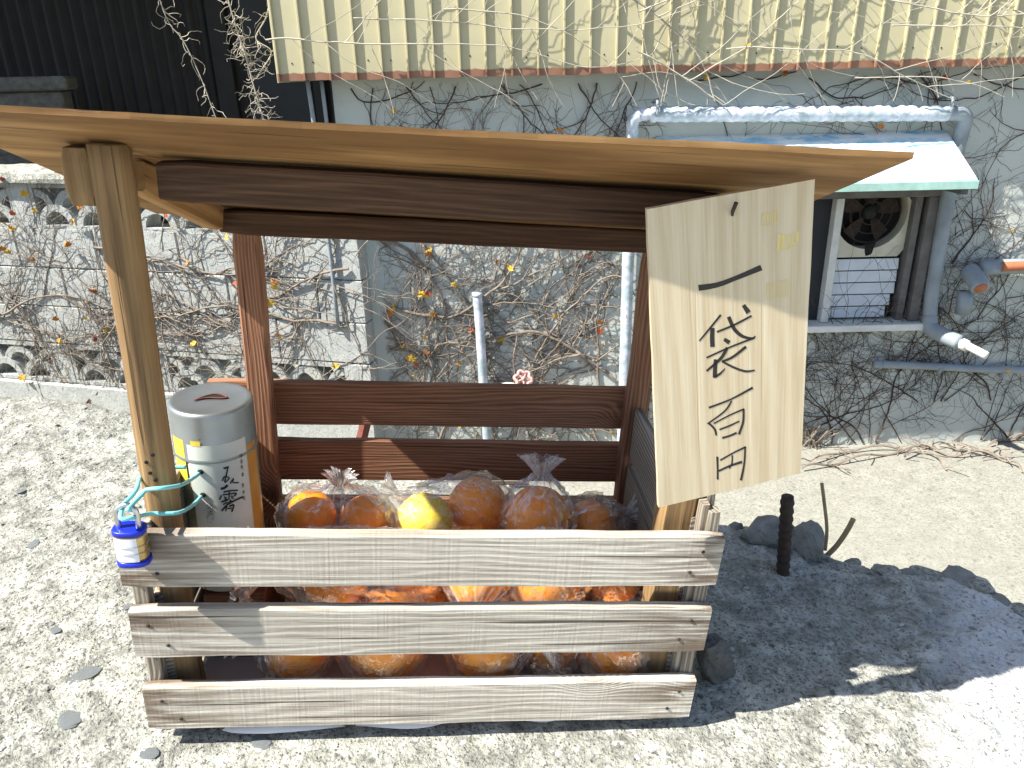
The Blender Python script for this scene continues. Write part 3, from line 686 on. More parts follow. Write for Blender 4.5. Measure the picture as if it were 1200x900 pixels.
for k in range(44):    # shaded right part
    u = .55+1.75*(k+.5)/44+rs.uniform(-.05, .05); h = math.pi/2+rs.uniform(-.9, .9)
    vine(rs, [(u, rs.choice((.01, .01, .01, .2, .8)), h, rs.uniform(.6, 1.1) if k % 3 else rs.uniform(.35, .5), rs.uniform(.002, .0046), 3, .006)], LS, wall_w2, 'vine_shade', 'wall_vine', 'dark bare vine climbing the shaded plaster below the window hood', 'dark vines on the shaded plaster', 0 if k % 5 else 1, wig=.26, bp=.24)
for k in range(8):     # above and right of the hood
    u = .7+k*.2
    vine(rs, [(u, 1.5, -.3+rs.uniform(-.5, .5)-(math.pi/2 if k > 5 else 0), .7, .003, 2, .012)], (.5, 2.5, .9, 1.53), wall_w, 'vine_shade', 'wall_vine', 'thin vine above the wrapped pipe and window hood', 'vines above the window hood', 1, wig=.35)
for k in range(5):     # over the louvre shutter
    vine(rs, [(1.30+.055*k, .58, math.pi/2+rs.uniform(-.5, .5), rs.uniform(.2, .35), .0014, 1, .028)], (1.2, 1.62, .57, 1.05), wall_w, 'vine_shade', 'wall_vine', 'thin black vine over the white louvre shutter', 'vines over the louvre shutter', 0, wig=.4, bp=.22)
vine(rs, [(1.30+.04*k, .575, rs.uniform(0, 3.1), .12, .002, 3, .05) for k in range(9)], (1.2, 1.68, .55, .70), wall_w, 'vine_shade', 'dead_nest', 'tangled nest of dead vine lying on the window sill', None, 0, wig=.8, bp=.5)['kind'] = 'stuff'
for k in range(17):    # fence
    u = -2.5+2.55*(k+.5)/17+rs.uniform(-.05, .05); h = math.pi/2+rs.uniform(-.9, .9)
    vine(rs, [(u, rs.choice((.2, .2, .3, .6, .9)), h, rs.uniform(.7, 1.3), rs.uniform(.0016, .0038), 3, .006)], LF, fence_w, 'vine_lit', 'fence_vine', 'bare grey vine tangled over the openwork block fence', 'bare vines on the block fence', rs.choice((2, 3, 3, 4)), wig=.22, bp=.21)
for k in range(5):
    vine(rs, [((-2.4, -1.9, -.1, -1.2, -.05)[k], (.75, .55, .62, .9, .85)[k], (.1, .2, math.pi-.1, -.1, math.pi+.1)[k], 1.1, .0065, 2, .012)], LF, fence_w, 'vine_lit', 'fence_vine', 'thick wavy vine stem running along the block fence', 'thick stems on the block fence', 2, wig=.22, bp=.3, sides=6)
for k in range(4):     # loose tangle on the coping
    vine(rs, [(-2.3+k*.5, 1.215, rs.uniform(-.3, .3), .5, .003, 2, .03)], (-2.7, 0, 1.14, 1.26), fence_w, 'vine_lit', 'fence_vine', 'dry vine lying over the coping of the block fence', 'dry vines on the coping', 1, wig=.5, bp=.3)
CLM = (-.8, 2.5, 1.42, 2.4)
cl = [(-.80, 1.66, .06, 1.5, .0028, 1), (-.5, 1.72, -.02, 1.6, .0024, 1), (-.2, 1.74, .1, 1.2, .0024, 1), (.25, 1.86, -.55, 1.0, .0042, 1), (.5, 1.80, -.12, 1.5, .0026, 2), (.75, 1.60, .05, 1.3, .0024, 2), (.62, 1.50, .32, 1.2, .0022, 1), (1.1, 1.78, -.3, 1.2, .0030, 2), (1.3, 1.66, .12, 1.0, .0026, 2), (.45, 1.72, .35, 1.2, .0028, 2), (1.7, 1.70, -.2, .9, .003, 2), (1.2, 1.50, .1, 1.0, .0022, 2), (.45, 1.60, -.35, 1.1, .0028, 1), (1.75, 1.62, .3, .7, .0034, 2)]
for (u, v, h, L, r, d) in cl:
    d = min(d, 1)
    vine(rs, [(u, v, h, L, r, d, .04)], CLM, clad_w, 'vine_pale', 'cladding_vine', 'pale dry vine trailing across the beige metal cladding', 'dry vines on the cladding', rs.choice((0, 1, 1)), wig=.13, bp=.22, lsize=(.007, .012))
# dangling dead vines in front of the dark passage
def hang(px, Yd, name, label, R0, tang):
    Q = smooth_path([on_y(x, y, Yd) for x, y in px], 6); base = Q[0].copy(); Q = [q-base for q in Q]
    parts = [tube(Q, [R0]*len(Q), 5)]
    for k in range(tang):
        i = rs.randrange(len(Q)); p = Q[i].copy(); L = []
        d = np.array([rs.gauss(0, 1), rs.gauss(0, .6), rs.gauss(-.4, 1)])
        for q in range(8): L.append(p.copy()); d = nrm(d+np.array([rs.gauss(0, .6), rs.gauss(0, .4), rs.gauss(0, .6)])); p = p+d*.012
        parts.append(tube(L, [.0016*(1-.08*q) for q in range(8)], 3, False))
    return obj(name, mesh(name, *join(*parts), 'vine_pale'), loc=base, label=label, cat='vine')
hang([(182, -20), (190, 8), (200, 30), (215, 48), (235, 90), (250, 130), (258, 150)], 2.95, 'hanging_vine', 'single dead vine hanging before the black doorway', .0018, 26)
hang([(262, -20), (276, 30), (286, 60), (300, 110), (312, 150)], 2.95, 'hanging_vine', 'thick tangle of dead vine hanging beside the cladding corner', .0025, 110)
hang([(318, -10), (312, 20), (300, 45), (318, 60), (308, 80)], 2.93, 'hanging_vine', 'curled dry tendril hanging from the cladding corner', .0022, 16)
# branches lying along the yard edge on the right
def yardtwig(px, r, label, grp):
    Q = smooth_path([on_y(x, y, 3.0-.0) if False else (EYE+ray(x, y)*((.02-CAMH)/ray(x, y)[2])) for x, y in px], 6)
    Q = [np.array([q[0], q[1], .018+.012*math.sin(i*.9)]) for i, q in enumerate(Q)]; base = Q[0].copy(); parts = [tube([q-base for q in Q], r, 5)]
    for k in range(len(Q)//2):
        p = Q[rs.randrange(len(Q))]-base; d = nrm([rs.gauss(0, 1), rs.gauss(0, .6), .4]); parts.append(tube([p, p+d*.04, p+d*.09+np.array([rs.gauss(0, .02), 0, -.02])], r*.6, 3))
    obj('fallen_branch', mesh('fallen_branch', *join(*parts), 'vine_lit'), loc=base, label=label, cat='branch', group=grp)
for px in ([(940, 548), (985, 540), (1040, 530), (1090, 522)], [(1060, 535), (1085, 528), (1110, 548)], [(1075, 520), (1120, 532), (1160, 528)], [(1150, 527), (1180, 538), (1199, 550)], [(950, 540), (1000, 526), (1060, 524)], [(1160, 520), (1190, 512), (1230, 515)], [(1100, 520), (1130, 526), (1175, 536)]):
    yardtwig(px, .0045, 'dry reddish branch lying on the concrete yard at the wall foot', 'dry branches at the wall foot')
for px, lb in (([(942, 500), (948, 512), (955, 524)], 'pale dry weed tuft at the wall foot beside the price board'),):
    b0 = EYE+ray(950, 524)*(-CAMH/ray(950, 524)[2]); parts = []
    for k in range(26):
        d = nrm([rs.gauss(0, .6), rs.gauss(0, .3), 1]); parts.append(tube([(rs.gauss(0, .03), rs.gauss(0, .02), 0), d*.05+np.array([0, 0, 0]), d*.12+np.array([rs.gauss(0, .03), 0, 0])], .002, 3))
    obj('dry_weed', mesh('dry_weed', *join(*parts), 'vine_lit'), loc=b0, label=lb, cat='weed')
# weeds at the foot of the fence
M['grass'] = simple('thin_green_grass', (.16, .20, .06), .7, var=.4, scale=30)
for q, (wx, wu) in enumerate(((120, 0), (100, 0), (135, 0))):
    r = ray(wx, 468); r = EYE+r*(2.6/r[1]); parts = []
    for k in range(60):
        a = np.array([rs.gauss(0, .09), rs.gauss(0, .04), 0]); d = nrm([rs.gauss(0, .5), rs.gauss(0, .3), 1.1]); L = rs.uniform(.2, .36); parts.append(tube([a, a+d*L*.6, a+d*L+np.array([d[0]*.06, 0, -.02])], [.004, .003, .0008], 3))
    obj('grass_tuft', mesh('grass_tuft', *join(*parts), 'grass'), loc=(r[0], r[1], .01), label='thin green grass tuft growing at the foot of the block fence', cat='grass', group='grass at the fence foot')

# ================================================================== THE STALL
stall = obj('fruit_stall', None, mtx=CM.copy(), label='small roofed honesty stall made from a weathered wooden fruit crate', cat='stall')
def part(name, V, Fc, mat, loc=(0, 0, 0), rot=(0, 0, 0), parent=None, smooth=False):
    o = obj(name, mesh(name, V, Fc, mat, smooth), parent or stall, loc=loc); o.rotation_euler = rot; return o
# nails
nail = mesh('nail', *lathe([(0, .0014), (.0016, .001), (.0022, 0)], 8), 'rebar')
def nails(par, spots, y):
    for x, z in spots:
        o = obj('nail', nail, par, loc=(x, y, z)); o.rotation_euler = (math.pi/2, 0, 0)
# front slats (length, z centre, tilt)
for k, (z, h, x0, x1, dr_) in enumerate(((.0305, .060, -.002, .604, -.014), (.1335, .062, -.002, .603, -.012), (.2245, .063, -.001, .602, -.010))):
    L = x1-x0; s = part('slat', *plank(L, .013, h, .0015, 40, .0016, 20+k), 'slat', ((x0+x1)/2, -.0065, z+dr_*.0), (0, math.radians(.9), 0))
    nails(s, [(-L/2+.018, .012), (-L/2+.035, -.014), (L/2-.02, .014), (L/2-.03, -.012)], -.0068)
# back slats
for k, z in enumerate((.064, .157, .245)):
    part('slat', *plank(.60, .012, .063, .0015, 24, .0015, 30+k), 'brown', (.302, .311, z), (0, math.radians(.5), 0))
# end panels: boards between corner battens
for s, x in ((0, .0185), (1, .5815)):
    for k, z in enumerate((.042, .128, .218)):
        part('end_board', *plank(.268, .011, .078, .0015, 12, .0012, 40+k+5*s), 'end', (x+(.0115 if s == 0 else -.0115)*-.0, .150, z), (0, 0, math.pi/2))
    for y in (.008, .292):
        hgt = .262 if not (s == 1 and y < .1) else .285
        part('corner_batten', *plank(hgt, .016, .014, .0015, 10, .001, 50+s), 'end', (.0085 if s == 0 else .5945, y, hgt/2-.012), (0, math.pi/2, 0))
part('end_board', *plank(.29, .010, .030, .0015, 10, .001, 61), 'end', (.5855, .020, .133), (0, math.pi/2, math.pi/2))
part('end_board', *plank(.285, .010, .014, .0012, 10, .001, 62), 'end', (.5945, .026, .147), (0, math.pi/2, math.pi/2))
# bottom boards
for k in range(4):
    part('floor_board', *plank(.565, .062, .010, .0012, 12, .001, 70+k), 'end', (.300, .044+.070*k, -.010))
for x in (.03, .57): part('runner', *plank(.28, .02, .008, .001, 6, .001, 75), 'end', (x, .15, -.0185), (0, 0, math.pi/2))
# posts: left front is a thick old round stake
V = []; Fc = []; nseg = 26; zs = np.linspace(.004, .615, nseg)
for i, z in enumerate(zs):
    for k in range(14):
        a = 2*math.pi*k/14; ca, sa = math.cos(a), math.sin(a)
        r = .0172*(1+.20*float(fbm(z*6+ca*.7, sa*.8, 91, 3))*2)*(1+.06*math.cos(2*a))
        q = max(abs(ca), abs(sa))**-.35
        V.append((z, r*ca*q*1.0, r*sa*q*.95))
for i in range(nseg-1):
    for k in range(14): a = i*14+k; c = i*14+(k+1) % 14; Fc.append((a, c, c+14, a+14))
Fc += [tuple(range(13, -1, -1)), tuple(range((nseg-1)*14, nseg*14))]
lp = part('post', V, Fc, 'post', (.0285, .035, 0), (0, -math.pi/2, 0), smooth=True)
lp.rotation_euler = (0, -math.pi/2+math.radians(.4), 0)
for x, z in ((.33, -.004), (.322, .003), (.31, .001), (.302, -.003)):
    o = obj('worm_hole', mesh('worm_hole', *lathe([(0, .0004), (.0016, .0004), (.002, -.001)], 7), 'black'), lp, loc=(x, -.0172, z)); o.rotation_euler = (math.pi/2, 0, 0)
part('post', *plank(.575, .032, .036, .003, 14, .003, 81), 'post', (.562, .034, .287), (0, -math.pi/2, 0))
part('post', *plank(.495, .026, .030, .0025, 14, .002, 82), 'brown', (.0745, .292, .2475), (0, -math.pi/2, 0))
part('post', *plank(.49, .026, .028, .0025, 14, .002, 83), 'brown', (.580, .292, .245), (0, -math.pi/2, math.radians(0)))
# roof: front edge z .644 at left, .632 at right, falling to the back
def roof_z(x, y): return .6375-.0275*(x+.02)-.415*(y+.016)
part('beam', *plank(.508, .022, .034, .002, 20, .001, 84), 'beam', (.318, .056, .5775), (0, math.radians(1.2), 0))
part('beam', *plank(.560, .022, .028, .002, 20, .001, 85), 'beam', (.332, .268, .4965), (0, math.radians(.9), 0))
sl = math.atan(.415)
for xa, xb, mt in ((.040, .052, 'ply'), (.590, .592, 'beam')):
    yb = .256; ya = .068; V, Fc = plank((yb-ya)/math.cos(sl), .016, .030, .002, 10, .001, 87)
    o = part('rafter', V, Fc, mt, ((xa+xb)/2, (ya+yb)/2, roof_z(xa, (ya+yb)/2)-.0175)); o.rotation_euler = (0, sl, math.pi/2-math.atan2(xb-xa, yb-ya))
FLc, FRc = (-.083, -.024), (.664, -.072); BLc, BRc = (-.045, .340), (.668, .335)
V = []; Fc = []; nx_, ny_ = 60, 8; TH = .0048
for lay in (0, 1):
    for j in range(ny_+1):
        for i in range(nx_+1):
            s, t = i/nx_, j/ny_
            x = (FLc[0]*(1-s)+FRc[0]*s)*(1-t)+(BLc[0]*(1-s)+BRc[0]*s)*t; y = (FLc[1]*(1-s)+FRc[1]*s)*(1-t)+(BLc[1]*(1-s)+BRc[1]*s)*t
            if j in (0, ny_): y += .0030*float(fbm(x*40, j, 95, 3))
            if i in (0, nx_): x += .003*float(fbm(y*40, i, 96, 3))
            V.append((x, y, roof_z(x, y)+lay*TH+.004*float(fbm(x*5, y*5, 97, 2))))
nn = (nx_+1)*(ny_+1)
for j in range(ny_):
    for i in range(nx_):
        a = j*(nx_+1)+i; Fc.append((a, a+nx_+1, a+nx_+2, a+1)); Fc.append((a+nn, a+1+nn, a+nx_+2+nn, a+nx_+1+nn))
for i in range(nx_):
    a = i; Fc.append((a, a+1, a+1+nn, a+nn)); a = ny_*(nx_+1)+i; Fc.append((a, a+nn, a+1+nn, a+1))
for j in range(ny_):
    a = j*(nx_+1); Fc.append((a, a+nn, a+nx_+1+nn, a+nx_+1)); a = j*(nx_+1)+nx_; Fc.append((a, a+nx_+1, a+nx_+1+nn, a+nn))
roof = part('roof', V, Fc, 'ply')
# short block beside the post top
part('corner_block', *plank(.046, .02, .026, .002, 4, .002, 98), 'post', (.0075, .040, .588), (0, -math.pi/2, 0))

# ------------------------------------------------------------------ price board
SY = -.0335
c4 = [in_crate(*p, y=SY) for p in ((758, 245), (955, 210), (938, 555), (772, 595))]
sc_ = sum(c4)/4
ang = math.atan2(c4[1][2]-c4[0][2], c4[1][0]-c4[0][0])*.5+math.atan2(c4[3][0]-c4[0][0], c4[0][2]-c4[3][2])*.5
Sm = CM@Matrix.Translation(Vector((float(sc_[0]), SY, float(sc_[2]))))
sign = obj('price_board', None, mtx=Sm, label='pale wooden price board with black brush writing nailed to the stall post', cat='sign')
q4 = [(c[0]-sc_[0], c[2]-sc_[2]) for c in c4]
V = []; Fc = []; NX, NZ = 12, 20; ST = .006
ca_, sa_ = math.cos(ang), math.sin(ang)
for lay in (0, 1):
    for j in range(NZ+1):
        for i in range(NX+1):
            s, t = i/NX, j/NZ
            u = (q4[0][0]*(1-s)+q4[1][0]*s)*(1-t)+(q4[3][0]*(1-s)+q4[2][0]*s)*t; v = (q4[0][1]*(1-s)+q4[1][1]*s)*(1-t)+(q4[3][1]*(1-s)+q4[2][1]*s)*t
            if i in (0, NX): u += .0010*float(fbm(v*60, i, 33, 3))
            if j in (0, NZ): v += .0008*float(fbm(u*60, j, 34, 3))
            lu, lv = u*ca_+v*sa_, -u*sa_+v*ca_
            V.append((lv, lay*ST, lu))           # board's own frame: X along the grain (vertical)
nn = (NX+1)*(NZ+1)
for j in range(NZ):
    for i in range(NX): a = j*(NX+1)+i; Fc += [(a, a+NX+1, a+NX+2, a+1), (a+nn, a+1+nn, a+NX+2+nn, a+NX+1+nn)]
for i in range(NX): a = i; Fc.append((a, a+1, a+1+nn, a+nn)); a = NZ*(NX+1)+i; Fc.append((a, a+nn, a+1+nn, a+1))
for j in range(NZ): a = j*(NX+1); Fc.append((a, a+nn, a+NX+1+nn, a+NX+1)); a = a+NX; Fc.append((a, a+NX+1, a+NX+1+nn, a+nn))
bo = obj('board', mesh('board', V, Fc, 'signwood'), sign)
bo.matrix_local = Matrix(((-sa_, 0, ca_, 0), (0, 1, 0, 0), (ca_, 0, sa_, 0), (0, 0, 0, 1)))
def zoomer(x0, y0, k):
    def f(u, v):
        p = in_crate(x0+u/k, y0+v/k, y=SY-.0002); return (p[0]-sc_[0], -.0002, p[2]-sc_[2])
    return f
A_ = zoomer(800, 290, 5.292); B_ = zoomer(800, 430, 5.292)
chars = [(A_, [([(108, 250), (215, 232), (330, 190), (480, 128)], [38, 32, 28, 36])]),
 (A_, [([(235, 420), (170, 500), (105, 578)], [13, 12, 9]), ([(185, 505), (183, 560), (185, 610)], [26, 28, 28]), ([(215, 523), (320, 480), (425, 425)], [12, 13, 12]),
       ([(287, 435), (320, 505), (370, 550), (430, 564), (450, 550)], [24, 24, 20, 14, 7]), ([(380, 362), (405, 398)], [24, 32]), ([(262, 572), (285, 587)], [22, 26]),
       ([(150, 683), (290, 620), (440, 562)], [11, 11, 13]), ([(275, 625), (235, 690), (150, 765)], [20, 20, 12]), ([(205, 700), (200, 770), (200, 800)], [24, 26, 28]), ([(200, 803), (232, 783), (262, 752)], [16, 14, 6]),
       ([(390, 618), (310, 680), (245, 707)], [18, 16, 12]), ([(247, 708), (320, 745), (390, 768), (445, 762)], [12, 14, 14, 10])]),
 (B_, [([(165, 252), (300, 200), (432, 130)], [13, 10, 15]), ([(303, 212), (260, 275), (155, 352)], [10, 11, 9]), ([(163, 350), (198, 385), (208, 422)], [13, 14, 12]), ([(195, 350), (290, 300), (378, 262)], [9, 9, 11]),
       ([(378, 262), (375, 340), (350, 415)], [12, 14, 15]), ([(230, 388), (290, 365), (350, 337)], [10, 11, 9]), ([(248, 440), (290, 428), (332, 410)], [13, 12, 14])]),
 (B_, [([(215, 560), (217, 630), (217, 695)], [14, 12, 13]), ([(235, 578), (320, 530), (390, 497)], [10, 10, 12]), ([(388, 497), (382, 600), (362, 700)], [11, 12, 15]), ([(308, 550), (305, 600), (290, 628)], [10, 10, 8]), ([(225, 645), (290, 615), (365, 590)], [12, 13, 16])])]
for pl_, st in chars:
    o = obj('character', mesh('character', *join(*[ribbon(P, W, pl_, jag=.02) for P, W in st]), 'ink'), sign)
G_ = zoomer(880, 220, 6.)
stamps = [[([(78, 188), (190, 164)], 5), ([(190, 164), (187, 248)], 5), ([(187, 248), (75, 270)], 5), ([(75, 270), (78, 188)], 5), ([(96, 192), (94, 258)], 9), ([(118, 186), (115, 250)], 9), ([(135, 180), (134, 246)], 7), ([(152, 178), (150, 246)], 8), ([(172, 172), (168, 244)], 8)],
          [([(200, 335), (192, 440)], 24), ([(228, 330), (222, 435)], 22), ([(250, 432), (300, 415)], 18), ([(262, 332), (258, 400)], 18), ([(292, 325), (288, 400)], 16), ([(328, 315), (324, 375)], 26), ([(300, 385), (312, 375)], 14)],
          [([(110, 682), (128, 676)], 5), ([(110, 682), (110, 786)], 5), ([(110, 786), (190, 772)], 5), ([(128, 676), (128, 765)], 5), ([(145, 672), (143, 750)], 7), ([(150, 762), (188, 745)], 6), ([(165, 666), (165, 735)], 6), ([(188, 660), (188, 772)], 5), ([(205, 658), (203, 765)], 6), ([(225, 655), (225, 765)], 6), ([(245, 652), (243, 762)], 6), ([(264, 648), (263, 758)], 5), ([(205, 767), (263, 758)], 5), ([(205, 658), (264, 648)], 5)]]
for st in stamps: obj('stamp', mesh('stamp', *join(*[ribbon([np.array(a, float) for a in P], float(W), G_) for P, W in st]), 'gold'), sign)
npos = in_crate(862, 243, y=SY-.007); na = in_crate(858, 252, y=SY)
obj('nail', mesh('nail', *tube([(na[0]-sc_[0], -.0005, na[2]-sc_[2]), (npos[0]-sc_[0]-.001, -.005, npos[2]-sc_[2]-.004), (npos[0]-sc_[0], -.007, npos[2]-sc_[2]+.004)], [.0012, .0016, .0018], 7), 'rebar'), sign)

# ------------------------------------------------------------------ things in and on the crate
def crate_thing(name, loc, label, cat, group=None, me=None, extra=None):
    m_ = CM@Matrix.Translation(Vector(tuple(float(q) for q in loc)))
    if extra is not None: m_ = m_@extra
    return obj(name, me, mtx=m_, label=label, cat=cat, group=group)
# paper liner on the crate floor, two flaps slipping out under the bottom slat
V, Fc = grid(np.linspace(.03, .57, 40), np.linspace(.016, .27, 16), lambda X, Y: .0012+.006*np.abs(fbm(X*14, Y*14, 21, 3))+.004*np.clip((.05-Y)/.05, 0, 1))
parts = [(V, Fc)]
for x0, x1 in ((.075, .20), (.22, .31), (.41, .44)):
    n_ = 14; vv = []
    for i in range(n_+1):
        s = i/n_; x = x0+(x1-x0)*s; d = math.sin(math.pi*s**(.65 if x0 < .2 else 1.5))**.9*(1. if x0 < .3 else .5)
        vv += [(x, .012, -.0022), (x, -.006, -.0030), (x+.01*(s-.3), -.0085-.002*d, -.0035-.0050*d)]
    ff = []
    for i in range(n_):
        for q in (0, 1): a = i*3+q; ff.append((a, a+3, a+4, a+1))
    parts.append((vv, ff))
crate_thing('paper_liner', (0, 0, 0), 'white paper liner on the crate floor with flaps sticking out', 'paper', me=mesh('paper_liner', *join(*parts), 'paper', True))
# oranges, packed by relaxation
spec = [ # x y z r bag
 (.145, .062, .050, .038, 0), (.246, .066, .058, .049, 1), (.368, .062, .050, .043, 2), (.455, .070, .045, .036, 3), (.527, .062, .048, .041, 4),
 (.165, .195, .050, .043, 5), (.262, .200, .050, .044, 5), (.360, .195, .050, .043, 6), (.455, .200, .050, .043, 6), (.535, .205, .046, .034, 6),
 (.195, .095, .112, .040, 7), (.290, .110, .118, .038, 7), (.345, .090, .112, .035, 8), (.440, .092, .112, .045, 9), (.525, .095, .106, .036, 10),
 (.115, .150, .110, .030, 7), (.395, .135, .075, .030, 8), (.300, .140, .060, .030, 1),
 (.165, .205, .113, .035, 11), (.226, .205, 0.115, .036, 11), (.288, .205, 0.115, .038, 12), (.352, .205, 0.115, .041, 12), (.432, .200, 0.118, .043, 13), (.512, .205, 0.100, .036, 14)]
P = np.array([s[:3] for s in spec]); Rr = np.array([s[3] for s in spec]); tgt = P.copy()
for it in range(400):
    P += (tgt-P)*.02 if it < 250 else 0
    for a in range(len(P)):
        for b in range(a):
            d = P[a]-P[b]; L = np.linalg.norm(d); g_ = Rr[a]+Rr[b]+.003-L
            if g_ > 0: P[a] += d/L*g_*.5; P[b] -= d/L*g_*.5
    P[:, 0] = np.clip(P[:, 0], .104+Rr*.9, .566-Rr); P[:, 1] = np.clip(P[:, 1], .010+Rr, .262-Rr*.8); P[:, 2] = np.maximum(P[:, 2], .010+Rr)
ov = lathe([(0, -.93), (.2, -.925), (.45, -.85), (.7, -.69), (.88, -.46), (.98, -.16), (1, 0), (.98, .17), (.88, .46), (.70, .70), (.45, .86), (.22, .925), (.10, .925), (.03, .90), (0, .895)], 28)
def lumpy(sd):
    return [tuple(np.array(v)*(1+.10*float(fbm(v[0]*1.3+v[2]*.7+sd*7, v[1]*1.3-v[2]*.4+3, sd, 3)))) for v in ov[0]], ov[1]
oms = [mesh('orange', *lumpy(sd), 'orange', True) for sd in range(5)]; om2 = mesh('orange', *lumpy(9), 'citrus', True)
calyx = mesh('stem_end', *lathe([(0, .945), (.05, .945), (.085, .925), (.10, .905)], 9), 'twig', True)
bagpos = {}
names = {0: 'in the front left corner', 1: 'as the biggest behind the lowest gap'}
for i, s in enumerate(spec):
    r = Rr[i]; yel = i == 20
    layer = 'bottom' if s[2] < .09 else ('middle' if i < 18 else 'top')
    o = crate_thing('orange', P[i], 'greenish yellow orange in the long bag at the top of the crate' if yel else 'bagged orange in the %s layer of the crate' % layer, 'orange', 'oranges in the %s layer' % layer if not yel else None, me=om2 if yel else oms[i % 5], extra=Matrix.Scale(float(r), 4)@Matrix.Rotation(random.uniform(-1.2, 1.2), 4, 'X')@Matrix.Rotation(random.uniform(-1.5, 1.5), 4, 'Y'))
    obj('stem_end', calyx, o)
    bagpos.setdefault(s[4], []).append((P[i], r))
def bag(cs, axis, tuft, seed):
    r = np.random.default_rng(seed); C0 = np.mean([c for c, _ in cs], 0); axis = nrm(axis)
    a = nrm(np.cross(axis, [0.3, 1, .2])); b = np.cross(axis, a)
    k = np.arange(260)+.5; ph = np.arccos(1-2*k/260); th = math.pi*(1+5**.5)*k
    Nn = np.stack([np.cos(th)*np.sin(ph), np.sin(th)*np.sin(ph), np.cos(ph)], -1)
    h = np.max([Nn@(c-C0)+rr+.0025 for c, rr in cs], 0)
    V = []; Fc = []; A = []; S = 92; rings = 34
    def rad(d): q = Nn@d; return np.min(np.where(q > .05, h/np.maximum(q, .05), 9))
    p0 = r.uniform(0, 50); top = rad(axis)
    ii = np.arange(S); AN = 2*math.pi*ii/S
    fold = np.sin(11*AN+p0+1.7*np.sin(3*AN+p0))*.6+np.sin(23*AN+2*p0)*.4
    for j in range(6):      # tuft + neck
        t = j/5; rr = .0055+.018*(1-t)**1.3*tuft
        for i in range(S):
            an = AN[i]; wv = 1+(.35+.35*(1-t))*fold[i]; z = top+.010+.032*(1-t)*tuft*(1+.25*float(fbm(an*2+p0, 7, seed, 3))*2)
            V.append(C0+axis*z+(a*math.cos(an)+b*math.sin(an))*rr*wv); A.append(.55+.35*fold[i])
    for j in range(rings+1):
        tt = .14+(math.pi-.14)*j/rings
        for i in range(S):
            an = AN[i]; d = axis*math.cos(tt)+(a*math.cos(an)+b*math.sin(an))*math.sin(tt); q = rad(d)
            f1 = float(fbm(an*1.9+p0, tt*2.6, seed, 4)); f2 = float(fbm(an*4.5+p0, tt*5.5+9, seed+3, 3))
            crease = 1-min(1, abs(f1)*14); c2 = 1-min(1, abs(f2)*10)
            pl = math.exp(-tt*1.1)*.0055*fold[i]; neck = .012*math.exp(-((tt-.14)/.22)**2)
            V.append(C0+d*(q+pl+.003+.018*abs(f1)+.003*c2+neck*.6)); A.append(max(0., math.exp(-tt*1.5)*1.1*max(0, fold[i])+.42*crease**3*max(0, .5+2*f2)+.20*c2**4)+.03)
    n_ = len(V)//S
    for j in range(n_-1):
        for i in range(S): p_ = j*S+i; q_ = j*S+(i+1) % S; Fc.append((p_, q_, q_+S, p_+S))
    return [v-C0 for v in V], Fc, C0, A
binfo = {0: ((-.6, -.3, .6), 1., 'clear bag with one orange in the shaded left corner of the crate'), 1: ((.2, .6, .5), .6, 'clear bag with the biggest orange behind the lowest slat gap'),
 2: ((.9, -.25, .3), 1.0, 'clear bag knotted to the side behind the lowest slat gap'), 3: ((-.2, .3, 1), .8, 'clear bag with a small orange between two larger ones on the crate floor'), 4: ((-.7, -.3, .6), .9, 'clear bag with an orange at the right end of the crate floor'),
 5: ((-.5, 0, 1), .8, 'clear bag of two oranges at the back left of the crate floor'), 6: ((.3, 0, 1), .8, 'clear bag of three oranges along the back of the crate floor'),
 7: ((-1, -.25, .25), 1.5, 'clear bag of three oranges with its mouth stretched toward the tea tin'), 8: ((-.3, -.9, .1), .9, 'clear bag of two oranges in the middle layer below the long bag'),
 9: ((.1, -.4, .9), .7, 'clear bag pleated round a big orange behind the upper slat gap'), 10: ((-.25, -.5, .7), 1., 'clear bag of two small oranges by the right end board'),
 11: ((.05, .1, 1), .55, 'crumpled clear bag of two oranges on top beside the tea tin'), 12: ((-1, .1, .35), .7, 'long clear bag with a yellow green fruit on top of the heap'), 13: ((.05, .25, 1), .85, 'clear bag twisted to an upright tuft on top of the heap'), 14: ((1, .1, .25), 1.3, 'low clear bag with a side tuft against the brown back post')}
def film_mesh(V, Fc, A):
    me = mesh('plastic_bag', V, Fc, 'film', True); at = me.attributes.new('pleat', 'FLOAT', 'POINT'); at.data.foreach_set('value', [float(q) for q in A]); return me
for k, cs in bagpos.items():
    ax, tf, lb = binfo[k]; V, Fc, C0, A = bag(cs, ax, tf, 300+k)
    crate_thing('plastic_bag', C0, lb, 'bag', 'clear bags of oranges', me=film_mesh(V, Fc, A))

# ------------------------------------------------------------------ tea tin money box on a wooden block
CXc, CYc, CR, CZ0, CZ1 = .056, .142, .0445, .098, .332
crate_thing('wood_block', (CXc+.008, CYc, .0455), 'brown wooden block holding up the tea tin', 'block', me=mesh('wood_block', *box(-.030, .042, -.046, .052, -.0455, .0520, .003), 'brown'))
tin = crate_thing('tea_tin', (CXc, CYc, CZ0), 'dented grey tea tin with a coin slot and black brush writing', 'tin')
HT = CZ1-CZ0; LZ = HT-.058
obj('body', mesh('body', *lathe([(0, .0005), (CR-.003, .0005), (CR-.001, .002), (CR-.001, LZ-.001), (CR-.004, LZ-.0005)], 48), 'tinbody', True), tin)
lid = obj('lid', mesh('lid', *lathe([(CR-.0035, LZ), (CR+.0008, LZ), (CR+.0008, LZ+.003), (CR, LZ+.004), (CR, HT-.004), (CR-.0015, HT-.0005), (CR-.004, HT+.0006), (CR-.007, HT-.0005), (.018, HT-.0015), (0, HT-.0018)], 48), 'tin', True), tin)
